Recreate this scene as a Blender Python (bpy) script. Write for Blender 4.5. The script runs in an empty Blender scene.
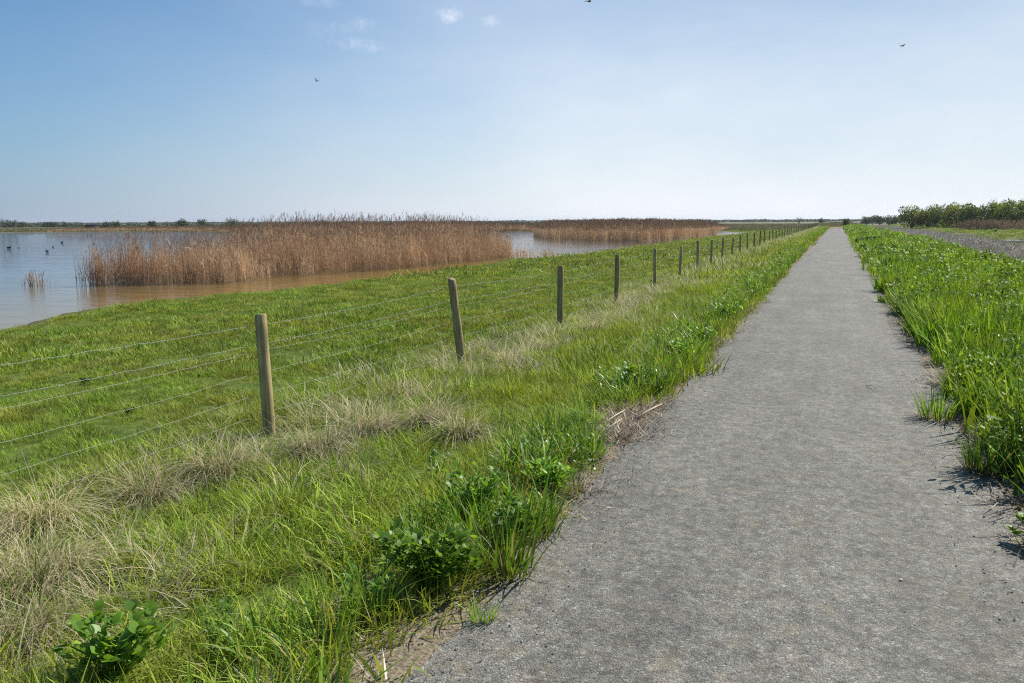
import bpy, math, random
import numpy as np
from mathutils import Vector, Matrix, Euler

SEED = 7
rng = np.random.default_rng(SEED)
random.seed(SEED)
C = bpy.context.scene.collection
PI = math.pi
R = math.radians

# ------------------------------------------------------------------ camera numbers
EYE = 1.6
F = 780.0
PITCH = math.atan((341.5 - 221.0) / F)
ROLL = R(0.25)
YAW = R(22.476)

def ray(px, py):
    dx, dy = px - 512.0, 341.5 - py
    x = (dx * math.cos(ROLL) + dy * math.sin(ROLL)) / F
    y = (-dx * math.sin(ROLL) + dy * math.cos(ROLL)) / F
    f = math.cos(PITCH) + y * math.sin(PITCH)
    u = -math.sin(PITCH) + y * math.cos(PITCH)
    c, s = math.cos(YAW), math.sin(YAW)
    return Vector((x * c - f * s, x * s + f * c, u)), f

def at(px, py, z=0.0):
    d, _ = ray(px, py)
    t = (z - EYE) / d.z
    return d.x * t, d.y * t

def far(px, depth, py=221.0):
    """world x, y, z of a direction at a given distance ahead of the camera"""
    d, f = ray(px, py)
    t = depth / f
    return d.x * t, d.y * t, EYE + d.z * t

def depth_of(x, y):
    return -np.sin(YAW) * x + np.cos(YAW) * y

def side_of(x, y):
    return np.cos(YAW) * x + np.sin(YAW) * y

# ------------------------------------------------------------------ smooth random field
_nr = np.random.default_rng(3)
_K = _nr.normal(size=(3, 14, 2))
_P = _nr.uniform(0, 2 * PI, size=(3, 14))
def noise(x, y, scale=1.0, ch=0):
    x = np.asarray(x, float); y = np.asarray(y, float)
    s = np.zeros(np.broadcast(x, y).shape)
    for i in range(14):
        k = _K[ch, i] * (1.0 + 0.15 * i) / scale
        s += np.sin(k[0] * x + k[1] * y + _P[ch, i])
    return s / math.sqrt(14 / 2.0) * 0.5          # about -1..1

# ------------------------------------------------------------------ terrain
def sstep(a, b, x):
    t = np.clip((np.asarray(x, float) - a) / (b - a), 0, 1)
    return t * t * (3 - 2 * t)

WATER_Z = -1.0
def shore_x(y):
    sy = [-50, 5, 12.8, 16.6, 20.6, 23, 32, 46, 52.5, 80, 118, 153, 170, 300]
    sxx = [-15, -17.5, -18.4, -20.6, -20.6, -19.6, -18.9, -19.4, -18.2, -17.6, -18.2, -16.6, -16.2, -16]
    return np.interp(y, sy, sxx) + 0.3 + 0.22 * noise(y * 0.0, y, 1.3, 0) + 0.12 * noise(y * 0.0, y, 0.4, 1)

WPOLY = [(-16.4, 168), (-24, 182), (-45, 190), (-75, 176), (-100, 160), (-128, 149), (-137, 146),
         (-150, 165), (-187, 166), (-212, 146), (-420, 70), (-420, -200), (60, -200)]

def seg_dist(px, py, a, b):
    ax, ay = a; bx, by = b
    vx, vy = bx - ax, by - ay
    t = np.clip(((px - ax) * vx + (py - ay) * vy) / (vx * vx + vy * vy), 0, 1)
    return np.hypot(px - ax - t * vx, py - ay - t * vy)

def water_inside(x, y):
    """positive depth into the lake area (metres from its edge), negative on land"""
    x = np.asarray(x, float); y = np.asarray(y, float)
    near = shore_x(y) - x                        # >0 west of the near bank
    pts = WPOLY
    ins = np.zeros(x.shape, bool); d = np.full(x.shape, 1e9)
    n = len(pts)
    for i in range(n):
        a, b = pts[i], pts[(i + 1) % n]
        c = ((a[1] > y) != (b[1] > y)) & (x < (b[0] - a[0]) * (y - a[1]) / ((b[1] - a[1]) or 1e-9) + a[0])
        ins ^= c
        if i < n - 3:
            d = np.minimum(d, seg_dist(x, y, a, b))
    sd = np.where(ins, d, -d)
    return np.minimum(near, sd)

def ground_z(x, y):
    x = np.asarray(x, float); y = np.asarray(y, float)
    # left bank: path shoulder, verge, fence line, sloping pasture
    z = np.zeros(np.broadcast(x, y).shape)
    z = z - 0.30 * sstep(-1.4, -4.4, x) * 1.0
    xs = shore_x(y)
    t = np.clip((-4.6 - x) / (-4.6 - xs), 0, 1)
    z = z - 0.62 * t
    # right side: low shoulder, then a shallow wet ditch, a green strip
    z = z - 0.08 * sstep(1.0, 4.6, x) - 0.85 * sstep(4.9, 8.0, x) + 0.55 * sstep(15, 20, x)
    z = z + 0.025 * noise(x, y, 0.45, 0) * sstep(0.2, 0.7, np.abs(x + 0.2) - 1.2) + 0.03 * noise(x, y, 1.6, 1) * sstep(0.3, 1.5, np.abs(x + 0.2) - 1.2)
    w = water_inside(x, y)
    shore_land = -0.86 + 0.04 * noise(x, y, 6, 2)
    # land on the far side of the lake is flat
    farw = sstep(2, 9, xs - x)
    z = z * (1 - farw) + shore_land * farw
    z = np.where(w > 0, np.minimum(z, WATER_Z + 0.05 - 0.5 * sstep(0.0, 3.5, w)), z)
    edge = sstep(-0.8, 0.15, w)
    z = np.where(w <= 0.0, z * (1 - edge) + np.minimum(z, -0.97) * edge, z)
    return z

# ------------------------------------------------------------------ mesh helpers
def mesh_np(name, V, faces4=None, faces3=None, col=None, mat=None, smooth=True):
    me = bpy.data.meshes.new(name)
    V = np.asarray(V, np.float32)
    n4 = 0 if faces4 is None else len(faces4)
    n3 = 0 if faces3 is None else len(faces3)
    me.vertices.add(len(V)); me.vertices.foreach_set('co', V.ravel())
    loops = []
    if n4: loops.append(np.asarray(faces4, np.int32).ravel())
    if n3: loops.append(np.asarray(faces3, np.int32).ravel())
    loops = np.concatenate(loops)
    me.loops.add(len(loops)); me.loops.foreach_set('vertex_index', loops)
    starts = np.concatenate([np.arange(n4) * 4, n4 * 4 + np.arange(n3) * 3]).astype(np.int32)
    me.polygons.add(n4 + n3); me.polygons.foreach_set('loop_start', starts)
    me.update(calc_edges=True)
    if smooth:
        me.polygons.foreach_set('use_smooth', np.ones(n4 + n3, bool))
    if col is not None:
        a = me.color_attributes.new('tone', 'FLOAT_COLOR', 'POINT')
        a.data.foreach_set('color', np.asarray(col, np.float32).ravel())
    if mat is not None: me.materials.append(mat)
    me.validate()
    return me

def link(name, me, parent=None, loc=None):
    o = bpy.data.objects.new(name, me)
    C.objects.link(o)
    if parent is not None: o.parent = parent
    if loc is not None: o.location = loc
    return o

def tag(o, label=None, cat=None, group=None, kind=None):
    if label: o['label'] = label
    if cat: o['category'] = cat
    if group: o['group'] = group
    if kind: o['kind'] = kind
    return o

def empty(name, loc=(0, 0, 0), rz=0.0):
    o = bpy.data.objects.new(name, None); C.objects.link(o)
    o.location = loc; o.rotation_euler = (0, 0, rz); o.empty_display_size = 0.2
    return o

class Geo:
    """collects strips, leaves, tubes; one mesh in the end"""
    def __init__(s):
        s.V = []; s.q = []; s.t = []; s.c = []; s.n = 0
    def add(s, V, q=None, t=None, col=None):
        V = np.asarray(V, float)
        s.V.append(V)
        if q is not None and len(q): s.q.append(np.asarray(q) + s.n)
        if t is not None and len(t): s.t.append(np.asarray(t) + s.n)
        s.c.append(np.asarray(col, float) if col is not None else np.tile([0.5, 0.5, 0, 1.0], (len(V), 1)))
        s.n += len(V)
    def mesh(s, name, mat, smooth=True):
        q = np.concatenate(s.q) if s.q else None
        t = np.concatenate(s.t) if s.t else None
        return mesh_np(name, np.concatenate(s.V), q, t, np.concatenate(s.c), mat, smooth)

def add_blades(g, base, az, L, W, lean, droop, seg=3, prof='blade', r=None, face_jit=0.7, kink=None, rg=rng):
    base = np.asarray(base, float); n = len(base)
    az, L, W, lean, droop = [np.broadcast_to(np.asarray(v, float), (n,)) for v in (az, L, W, lean, droop)]
    if r is None: r = rg.random(n)
    r = np.broadcast_to(r, (n,))
    t = np.linspace(0, 1, seg + 1)[None, :]
    h = L[:, None] * (lean[:, None] * t + droop[:, None] * t * t)
    v = L[:, None] * (np.sqrt(np.clip(1 - lean ** 2, 0.02, 1))[:, None] * t - 0.62 * (droop[:, None] * t) ** 2 * np.sign(droop[:, None] + 1e-9) - 0.25 * droop[:, None] * t ** 3)
    dx, dy = np.cos(az)[:, None], np.sin(az)[:, None]
    cx = base[:, 0:1] + h * dx; cy = base[:, 1:2] + h * dy; cz = base[:, 2:3] + v
    if prof == 'blade': w = W[:, None] * (1 - t ** 1.7) * (0.75 + 0.6 * t * (1 - t) * 2)
    elif prof == 'leaf': w = W[:, None] * np.sin(PI * np.clip(t, 0.02, 0.98) ** 0.8) ** 0.8
    else: w = W[:, None] * (1 - 0.75 * t)
    fa = az + PI / 2 + rg.uniform(-face_jit, face_jit, n)
    sx, sy = np.cos(fa)[:, None], np.sin(fa)[:, None]
    sz = rg.uniform(-0.35, 0.35, n)[:, None]
    hw = w / 2
    A = np.stack([cx - sx * hw, cy - sy * hw, cz - sz * hw], -1)
    B = np.stack([cx + sx * hw, cy + sy * hw, cz + sz * hw], -1)
    k = seg + 1
    V = np.stack([A, B], 2).reshape(n, 2 * k, 3)       # A0 B0 A1 B1 ...
    V = V[:, :2 * seg + 1]                              # tip is one point
    V[:, -1] = np.stack([cx[:, -1], cy[:, -1], cz[:, -1]], -1)
    m = 2 * seg + 1
    off = (np.arange(n) * m)[:, None, None]
    q = np.array([[2 * i, 2 * i + 1, 2 * i + 3, 2 * i + 2] for i in range(seg - 1)]).reshape(1, -1, 4) + off if seg > 1 else np.zeros((n, 0, 4), int)
    tr = np.array([[2 * seg - 2, 2 * seg - 1, 2 * seg]]).reshape(1, 1, 3) + off
    tt = np.repeat(t, n, 0)
    tv = np.stack([tt, tt], 2).reshape(n, 2 * k)[:, :m]
    col = np.stack([np.repeat(r[:, None], m, 1), tv, np.zeros((n, m)), np.ones((n, m))], -1)
    g.add(V.reshape(-1, 3), q.reshape(-1, 4), tr.reshape(-1, 3), col.reshape(-1, 4))

def add_tube(g, pts, rad, sides=6, r=0.5, cap=True):
    pts = [Vector(p) for p in pts]; n = len(pts)
    V = []
    for i, p in enumerate(pts):
        d = (pts[min(i + 1, n - 1)] - pts[max(i - 1, 0)]).normalized()
        a = Vector((0, 0, 1)) if abs(d.z) < 0.9 else Vector((1, 0, 0))
        u = d.cross(a).normalized(); w = d.cross(u).normalized()
        rr = rad[i] if hasattr(rad, '__len__') else rad
        for k in range(sides):
            th = 2 * PI * k / sides
            V.append(p + u * (rr * math.cos(th)) + w * (rr * math.sin(th)))
    q = [[i * sides + k, i * sides + (k + 1) % sides, (i + 1) * sides + (k + 1) % sides, (i + 1) * sides + k] for i in range(n - 1) for k in range(sides)]
    t = []
    if cap:
        V.append(pts[0]); V.append(pts[-1]); a, b = n * sides, n * sides + 1
        t = [[a, (k + 1) % sides, k] for k in range(sides)] + [[b, (n - 1) * sides + k, (n - 1) * sides + (k + 1) % sides] for k in range(sides)]
    col = [[r, min(1, (i // sides) / max(1, n - 1)), 0, 1] for i in range(len(V))]
    g.add([tuple(v) for v in V], q, t, col)

# ------------------------------------------------------------------ materials
def new_mat(name):
    m = bpy.data.materials.new(name); m.use_nodes = True
    nt = m.node_tree; nt.nodes.clear()
    return m, nt, nt.nodes, nt.links

def N(nt, typ, **kw):
    n = nt.nodes.new(typ)
    for k, v in kw.items():
        if k.startswith('i_'):
            key = k[2:]
            n.inputs[int(key) if key.isdigit() else key.replace('_', ' ')].default_value = v
        else: setattr(n, k, v)
    return n

def ramp(nt, stops, interp='LINEAR'):
    n = nt.nodes.new('ShaderNodeValToRGB'); cr = n.color_ramp; cr.interpolation = interp
    while len(cr.elements) > 1: cr.elements.remove(cr.elements[-1])
    cr.elements[0].position = stops[0][0]; cr.elements[0].color = (*stops[0][1], 1)
    for p, c in stops[1:]:
        e = cr.elements.new(p); e.color = (*c, 1)
    return n

def mixc(nt, fac, a, b, mode='MIX'):
    n = nt.nodes.new('ShaderNodeMix'); n.data_type = 'RGBA'; n.blend_type = mode
    L = nt.links
    for s, v in ((n.inputs[0], fac), (n.inputs[6], a), (n.inputs[7], b)):
        if isinstance(v, (int, float)): s.default_value = v
        elif isinstance(v, tuple): s.default_value = (*v, 1) if len(v) == 3 else v
        else: L.new(v, s)
    return n.outputs[2]

def mathn(nt, op, a, b=0.0, clamp=False):
    n = nt.nodes.new('ShaderNodeMath'); n.operation = op; n.use_clamp = clamp
    for s, v in ((n.inputs[0], a), (n.inputs[1], b)):
        if isinstance(v, (int, float)): s.default_value = v
        else: nt.links.new(v, s)
    return n.outputs[0]

def maprange(nt, v, a, b, c=0.0, d=1.0, smooth=False):
    n = nt.nodes.new('ShaderNodeMapRange'); n.clamp = True
    if smooth: n.interpolation_type = 'SMOOTHSTEP'
    nt.links.new(v, n.inputs[0])
    n.inputs[1].default_value = a; n.inputs[2].default_value = b; n.inputs[3].default_value = c; n.inputs[4].default_value = d
    return n.outputs[0]

def wpos(nt):
    return N(nt, 'ShaderNodeNewGeometry').outputs['Position']

def noise_n(nt, vec, scale, detail=3.0, rough=0.55):
    n = N(nt, 'ShaderNodeTexNoise'); nt.links.new(vec, n.inputs['Vector'])
    n.inputs['Scale'].default_value = scale; n.inputs['Detail'].default_value = detail; n.inputs['Roughness'].default_value = rough
    return n.outputs['Fac']

def foliage(name, stops, base_col=None, patch=None, rough=0.5, trans=0.35, tint=(1.25, 1.15, 0.6), spec=0.35, patch_scale=0.5, instvar=0.25, interp='LINEAR'):
    """leaf / blade material: colour by blade, by clump and by patch of ground; thin, lets light through"""
    m, nt, nodes, L = new_mat(name)
    at_ = N(nt, 'ShaderNodeAttribute', attribute_name='tone')
    sep = N(nt, 'ShaderNodeSeparateColor'); L.new(at_.outputs['Color'], sep.inputs[0])
    rp = ramp(nt, stops, interp); L.new(sep.outputs[0], rp.inputs[0])
    c = rp.outputs[0]
    P = wpos(nt)
    if patch:
        f = maprange(nt, noise_n(nt, P, patch_scale, 3.0), 0.42, 0.62)
        f = mathn(nt, 'MULTIPLY', f, 0.8)
        c = mixc(nt, f, c, patch)
    if base_col:
        f = maprange(nt, sep.outputs[1], 0.0, 0.4, 1.0, 0.0)
        c = mixc(nt, f, c, base_col)
    oi = N(nt, 'ShaderNodeObjectInfo')
    hsv = N(nt, 'ShaderNodeHueSaturation')
    v = maprange(nt, oi.outputs['Random'], 0, 1, 1 - instvar, 1 + instvar)
    L.new(v, hsv.inputs['Value']); L.new(c, hsv.inputs['Color'])
    c = hsv.outputs[0]
    bs = N(nt, 'ShaderNodeBsdfPrincipled'); L.new(c, bs.inputs['Base Color'])
    bs.inputs['Roughness'].default_value = rough; bs.inputs['Specular IOR Level'].default_value = spec
    tr = N(nt, 'ShaderNodeBsdfTranslucent')
    L.new(mixc(nt, 1.0, c, tint, 'MULTIPLY'), tr.inputs['Color'])
    mx = N(nt, 'ShaderNodeMixShader'); mx.inputs[0].default_value = trans
    L.new(bs.outputs[0], mx.inputs[1]); L.new(tr.outputs[0], mx.inputs[2])
    out = N(nt, 'ShaderNodeOutputMaterial'); L.new(mx.outputs[0], out.inputs[0])
    return m

STRAW = (0.42, 0.33, 0.17)
M = {}
M['grass'] = foliage('fresh_grass', [(0, (0.11, 0.21, 0.016)), (0.45, (0.23, 0.37, 0.028)), (0.86, (0.42, 0.50, 0.055)), (0.9, (0.36, 0.30, 0.14)), (1, (0.45, 0.36, 0.2))],
                     base_col=(0.20, 0.23, 0.06), patch=(0.32, 0.37, 0.05), rough=0.5, spec=0.15, trans=0.32, patch_scale=0.9, instvar=0.38)
M['pasture'] = foliage('pasture_grass', [(0, (0.08, 0.175, 0.015)), (0.5, (0.19, 0.33, 0.026)), (0.88, (0.36, 0.44, 0.055)), (0.92, (0.34, 0.29, 0.14)), (1, (0.42, 0.35, 0.2))],
                       base_col=(0.16, 0.17, 0.05), patch=(0.29, 0.30, 0.055), rough=0.5, spec=0.15, trans=0.32, patch_scale=0.8, instvar=0.48)
M['coarse'] = foliage('coarse_grass', [(0, (0.08, 0.18, 0.018)), (0.6, (0.17, 0.32, 0.03)), (0.9, (0.28, 0.42, 0.05)), (0.95, (0.40, 0.32, 0.15)), (1, (0.5, 0.4, 0.22))],
                      base_col=(0.17, 0.18, 0.05), rough=0.42, trans=0.36, spec=0.3, instvar=0.35)
M['herb'] = foliage('leafy_herb', [(0, (0.06, 0.14, 0.015)), (0.6, (0.13, 0.26, 0.025)), (1, (0.25, 0.39, 0.045))], rough=0.40, trans=0.42, spec=0.4)
M['leafy'] = foliage('round_leaves', [(0, (0.09, 0.19, 0.02)), (0.6, (0.19, 0.35, 0.03)), (1, (0.33, 0.48, 0.06))], rough=0.42, trans=0.45, spec=0.35)
M['lush'] = foliage('lush_foliage', [(0, (0.06, 0.15, 0.014)), (0.6, (0.16, 0.32, 0.022)), (0.93, (0.32, 0.46, 0.04)), (1, (0.4, 0.34, 0.16))],
                    patch=(0.27, 0.36, 0.03), rough=0.5, trans=0.34, spec=0.16, instvar=0.38, patch_scale=0.9)
M['dark_herb'] = foliage('dark_herb', [(0, (0.03, 0.075, 0.014)), (1, (0.08, 0.16, 0.025))], rough=0.65, trans=0.3, spec=0.15)
M['dry'] = foliage('dry_grass', [(0, (0.45, 0.37, 0.22)), (0.5, (0.64, 0.545, 0.35)), (0.8, (0.80, 0.73, 0.53)), (0.82, (0.18, 0.26, 0.05)), (1, (0.16, 0.28, 0.04))],
                   base_col=(0.33, 0.33, 0.13), rough=0.55, trans=0.45, tint=(1, 1, 0.9))
M['litter'] = foliage('dead_litter', [(0, (0.13, 0.09, 0.06)), (0.5, (0.34, 0.26, 0.17)), (1, (0.66, 0.57, 0.42))], rough=0.7, trans=0.15, tint=(1, 1, 1))
M['reed'] = foliage('dead_reed', [(0, (0.36, 0.225, 0.13)), (0.5, (0.56, 0.39, 0.245)), (0.85, (0.70, 0.55, 0.38)), (1, (0.82, 0.72, 0.54))],
                    base_col=(0.46, 0.38, 0.27), patch=(0.46, 0.285, 0.17), rough=0.6, trans=0.42, tint=(1, 0.9, 0.75), patch_scale=0.15)
M['reed_plume'] = foliage('reed_plume', [(0, (0.18, 0.12, 0.08)), (1, (0.42, 0.29, 0.19))], rough=0.8, trans=0.3, tint=(1, 0.9, 0.8))
M['stubble'] = foliage('grey_dead_stems', [(0, (0.24, 0.215, 0.165)), (0.6, (0.42, 0.38, 0.31)), (1, (0.60, 0.55, 0.46))], rough=0.75, trans=0.15, tint=(1, 1, 1), patch=(0.32, 0.29, 0.22), patch_scale=0.3)
M['hedge'] = foliage('hedge_leaves', [(0, (0.06, 0.10, 0.025)), (0.7, (0.13, 0.19, 0.04)), (1, (0.24, 0.29, 0.06))], rough=0.6, trans=0.35, spec=0.2)
M['hedge_yellow'] = foliage('young_hedge_leaves', [(0, (0.12, 0.15, 0.025)), (0.7, (0.23, 0.27, 0.04)), (1, (0.36, 0.38, 0.07))], rough=0.6, trans=0.4, spec=0.2)
M['marsh'] = foliage('marsh_vegetation', [(0, (0.10, 0.12, 0.045)), (0.5, (0.16, 0.17, 0.07)), (0.75, (0.25, 0.21, 0.12)), (1, (0.30, 0.25, 0.16))], rough=0.8, trans=0.2, patch=(0.19, 0.165, 0.09), patch_scale=0.03)
M['bramble'] = foliage('brown_bramble', [(0, (0.15, 0.09, 0.055)), (0.7, (0.25, 0.16, 0.10)), (0.9, (0.33, 0.24, 0.15)), (1, (0.16, 0.2, 0.05))], rough=0.7, trans=0.3, tint=(1, 1, 1))
M['far_hedge'] = foliage('far_hedge', [(0, (0.06, 0.085, 0.045)), (1, (0.11, 0.14, 0.07))], rough=0.6, trans=0.2)
M['twig'] = foliage('grey_twigs', [(0, (0.12, 0.10, 0.09)), (1, (0.26, 0.22, 0.20))], rough=0.8, trans=0.0)

def solid(name, col, rough=0.6, spec=0.4, metal=0.0, var=0.0, scale=8.0, bump=0.0):
    m, nt, nodes, L = new_mat(name)
    bs = N(nt, 'ShaderNodeBsdfPrincipled')
    bs.inputs['Roughness'].default_value = rough; bs.inputs['Specular IOR Level'].default_value = spec; bs.inputs['Metallic'].default_value = metal
    tc = N(nt, 'ShaderNodeTexCoord')
    nn = noise_n(nt, tc.outputs['Object'], scale, 4)
    lo = tuple(max(0, v * (1 - var)) for v in col); hi = tuple(min(1, v * (1 + var)) for v in col)
    rp = ramp(nt, [(0.3, lo), (0.7, hi)]); L.new(nn, rp.inputs[0]); L.new(rp.outputs[0], bs.inputs['Base Color'])
    if bump:
        b = N(nt, 'ShaderNodeBump'); b.inputs['Strength'].default_value = bump; b.inputs['Distance'].default_value = 0.01
        L.new(nn, b.inputs['Height']); L.new(b.outputs[0], bs.inputs['Normal'])
    out = N(nt, 'ShaderNodeOutputMaterial'); L.new(bs.outputs[0], out.inputs[0])
    return m

M['wire'] = solid('galvanised_wire', (0.30, 0.31, 0.30), 0.55, 0.4, 0.3, 0.15, 60)
M['bark'] = solid('bark', (0.12, 0.10, 0.08), 0.9, 0.2, 0, 0.4, 3, 0.4)
M['bird_dark'] = solid('dark_feathers', (0.035, 0.033, 0.035), 0.6, 0.3, 0, 0.3, 20)
M['bird_grey'] = solid('grey_feathers', (0.42, 0.44, 0.47), 0.6, 0.3, 0, 0.2, 20)
M['bill'] = solid('bill', (0.45, 0.32, 0.08), 0.5)
M['hut'] = solid('tarred_boards', (0.03, 0.03, 0.032), 0.7, 0.3, 0, 0.3, 4)
M['pale_wood'] = solid('pale_bleached_wood', (0.5, 0.46, 0.34), 0.7, 0.3, 0, 0.2, 8)
M['stone'] = solid('pale_stone', (0.62, 0.6, 0.55), 0.7, 0.3, 0, 0.15, 60)

# weathered round post
def post_mat():
    m, nt, nodes, L = new_mat('weathered_post_wood')
    tc = N(nt, 'ShaderNodeTexCoord'); oi = N(nt, 'ShaderNodeObjectInfo')
    mp = N(nt, 'ShaderNodeMapping'); mp.inputs['Scale'].default_value = (38, 38, 2.2)
    add = N(nt, 'ShaderNodeVectorMath', operation='ADD'); L.new(tc.outputs['Object'], add.inputs[0])
    cmb = N(nt, 'ShaderNodeCombineXYZ'); L.new(mathn(nt, 'MULTIPLY', oi.outputs['Random'], 40.0), cmb.inputs[2]); L.new(cmb.outputs[0], add.inputs[1])
    L.new(add.outputs[0], mp.inputs['Vector'])
    g1 = noise_n(nt, mp.outputs[0], 1.0, 5, 0.65)
    rp = ramp(nt, [(0.28, (0.14, 0.09, 0.04)), (0.45, (0.34, 0.25, 0.115)), (0.6, (0.47, 0.365, 0.18)), (0.75, (0.56, 0.47, 0.29))]); L.new(g1, rp.inputs[0])
    big = noise_n(nt, add.outputs[0], 5.0, 3)
    c = mixc(nt, maprange(nt, big, 0.45, 0.7, 0, 0.6), rp.outputs[0], (0.17, 0.165, 0.10))
    lich = maprange(nt, noise_n(nt, add.outputs[0], 28.0, 4, 0.7), 0.60, 0.66, 0, 0.7)
    c = mixc(nt, lich, c, (0.34, 0.37, 0.26))
    hsv = N(nt, 'ShaderNodeHueSaturation'); L.new(maprange(nt, oi.outputs['Random'], 0, 1, 0.74, 1.12), hsv.inputs['Value']); L.new(c, hsv.inputs['Color'])
    mp2 = N(nt, 'ShaderNodeMapping'); mp2.inputs['Scale'].default_value = (26, 26, 1.1); L.new(add.outputs[0], mp2.inputs['Vector'])
    crack = maprange(nt, noise_n(nt, mp2.outputs[0], 1.6, 2, 0.5), 0.66, 0.72)
    c2 = mixc(nt, crack, hsv.outputs[0], (0.035, 0.028, 0.02))
    bs = N(nt, 'ShaderNodeBsdfPrincipled'); bs.inputs['Roughness'].default_value = 0.8; bs.inputs['Specular IOR Level'].default_value = 0.25
    L.new(c2, bs.inputs['Base Color'])
    b = N(nt, 'ShaderNodeBump'); b.inputs['Strength'].default_value = 0.6; b.inputs['Distance'].default_value = 0.004
    L.new(mathn(nt, 'SUBTRACT', g1, crack), b.inputs['Height']); L.new(b.outputs[0], bs.inputs['Normal'])
    out = N(nt, 'ShaderNodeOutputMaterial'); L.new(bs.outputs[0], out.inputs[0])
    return m
M['post'] = post_mat()

def ground_mat():
    m, nt, nodes, L = new_mat('ground_soil_and_turf')
    P = wpos(nt); sx = N(nt, 'ShaderNodeSeparateXYZ'); L.new(P, sx.inputs[0])
    n1 = noise_n(nt, P, 0.6, 5); n2 = noise_n(nt, P, 9.0, 5, 0.6); n3 = noise_n(nt, P, 60.0, 4, 0.6)
    turf = ramp(nt, [(0.3, (0.05, 0.08, 0.014)), (0.5, (0.09, 0.135, 0.022)), (0.7, (0.15, 0.17, 0.04))]); L.new(n2, turf.inputs[0])
    soil = ramp(nt, [(0.3, (0.10, 0.08, 0.055)), (0.5, (0.20, 0.16, 0.11)), (0.7, (0.36, 0.30, 0.21))]); L.new(n3, soil.inputs[0])
    # bare, trodden edge beside the path
    e1 = maprange(nt, mathn(nt, 'ABSOLUTE', mathn(nt, 'ADD', sx.outputs[0], 0.2)), 1.35, 2.05, 1, 0)
    e = mathn(nt, 'ADD', e1, mathn(nt, 'MULTIPLY', mathn(nt, 'SUBTRACT', n2, 0.5), 1.0))
    e = maprange(nt, e, 0.25, 0.5)
    c = mixc(nt, e, turf.outputs[0], soil.outputs[0])
    # wet ditch to the right: grey brown
    dit = mathn(nt, 'MULTIPLY', maprange(nt, sx.outputs[0], 5.2, 7.0), maprange(nt, sx.outputs[0], 15, 18, 1, 0))
    c = mixc(nt, dit, c, (0.22, 0.19, 0.165))
    # mud at the water line and below it
    mud = maprange(nt, sx.outputs[2], -0.99, -0.93, 1, 0)
    c = mixc(nt, mud, c, (0.10, 0.075, 0.045))
    # flat marsh beyond the lake: tan and dull green bands
    mp = N(nt, 'ShaderNodeMapping'); mp.inputs['Scale'].default_value = (0.006, 0.02, 1); mp.inputs['Rotation'].default_value = (0, 0, R(-22)); L.new(P, mp.inputs['Vector'])
    nb = noise_n(nt, mp.outputs[0], 1.0, 4)
    marsh = ramp(nt, [(0.35, (0.09, 0.10, 0.045)), (0.46, (0.15, 0.145, 0.075)), (0.54, (0.21, 0.185, 0.11)), (0.62, (0.10, 0.115, 0.05))]); L.new(nb, marsh.inputs[0])
    far_l = maprange(nt, sx.outputs[0], -22, -28)
    far_y = maprange(nt, sx.outputs[1], 200, 300)
    fm = mathn(nt, 'MAXIMUM', far_l, far_y)
    fm = mathn(nt, 'MULTIPLY', fm, maprange(nt, sx.outputs[2], -0.97, -0.93))
    c = mixc(nt, fm, c, marsh.outputs[0])
    bs = N(nt, 'ShaderNodeBsdfPrincipled'); bs.inputs['Roughness'].default_value = 0.9; bs.inputs['Specular IOR Level'].default_value = 0.15
    L.new(c, bs.inputs['Base Color'])
    b = N(nt, 'ShaderNodeBump'); b.inputs['Strength'].default_value = 0.7; b.inputs['Distance'].default_value = 0.02
    L.new(mathn(nt, 'ADD', n2, mathn(nt, 'MULTIPLY', n3, 0.4)), b.inputs['Height']); L.new(b.outputs[0], bs.inputs['Normal'])
    out = N(nt, 'ShaderNodeOutputMaterial'); L.new(bs.outputs[0], out.inputs[0])
    return m
M['ground'] = ground_mat()

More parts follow.
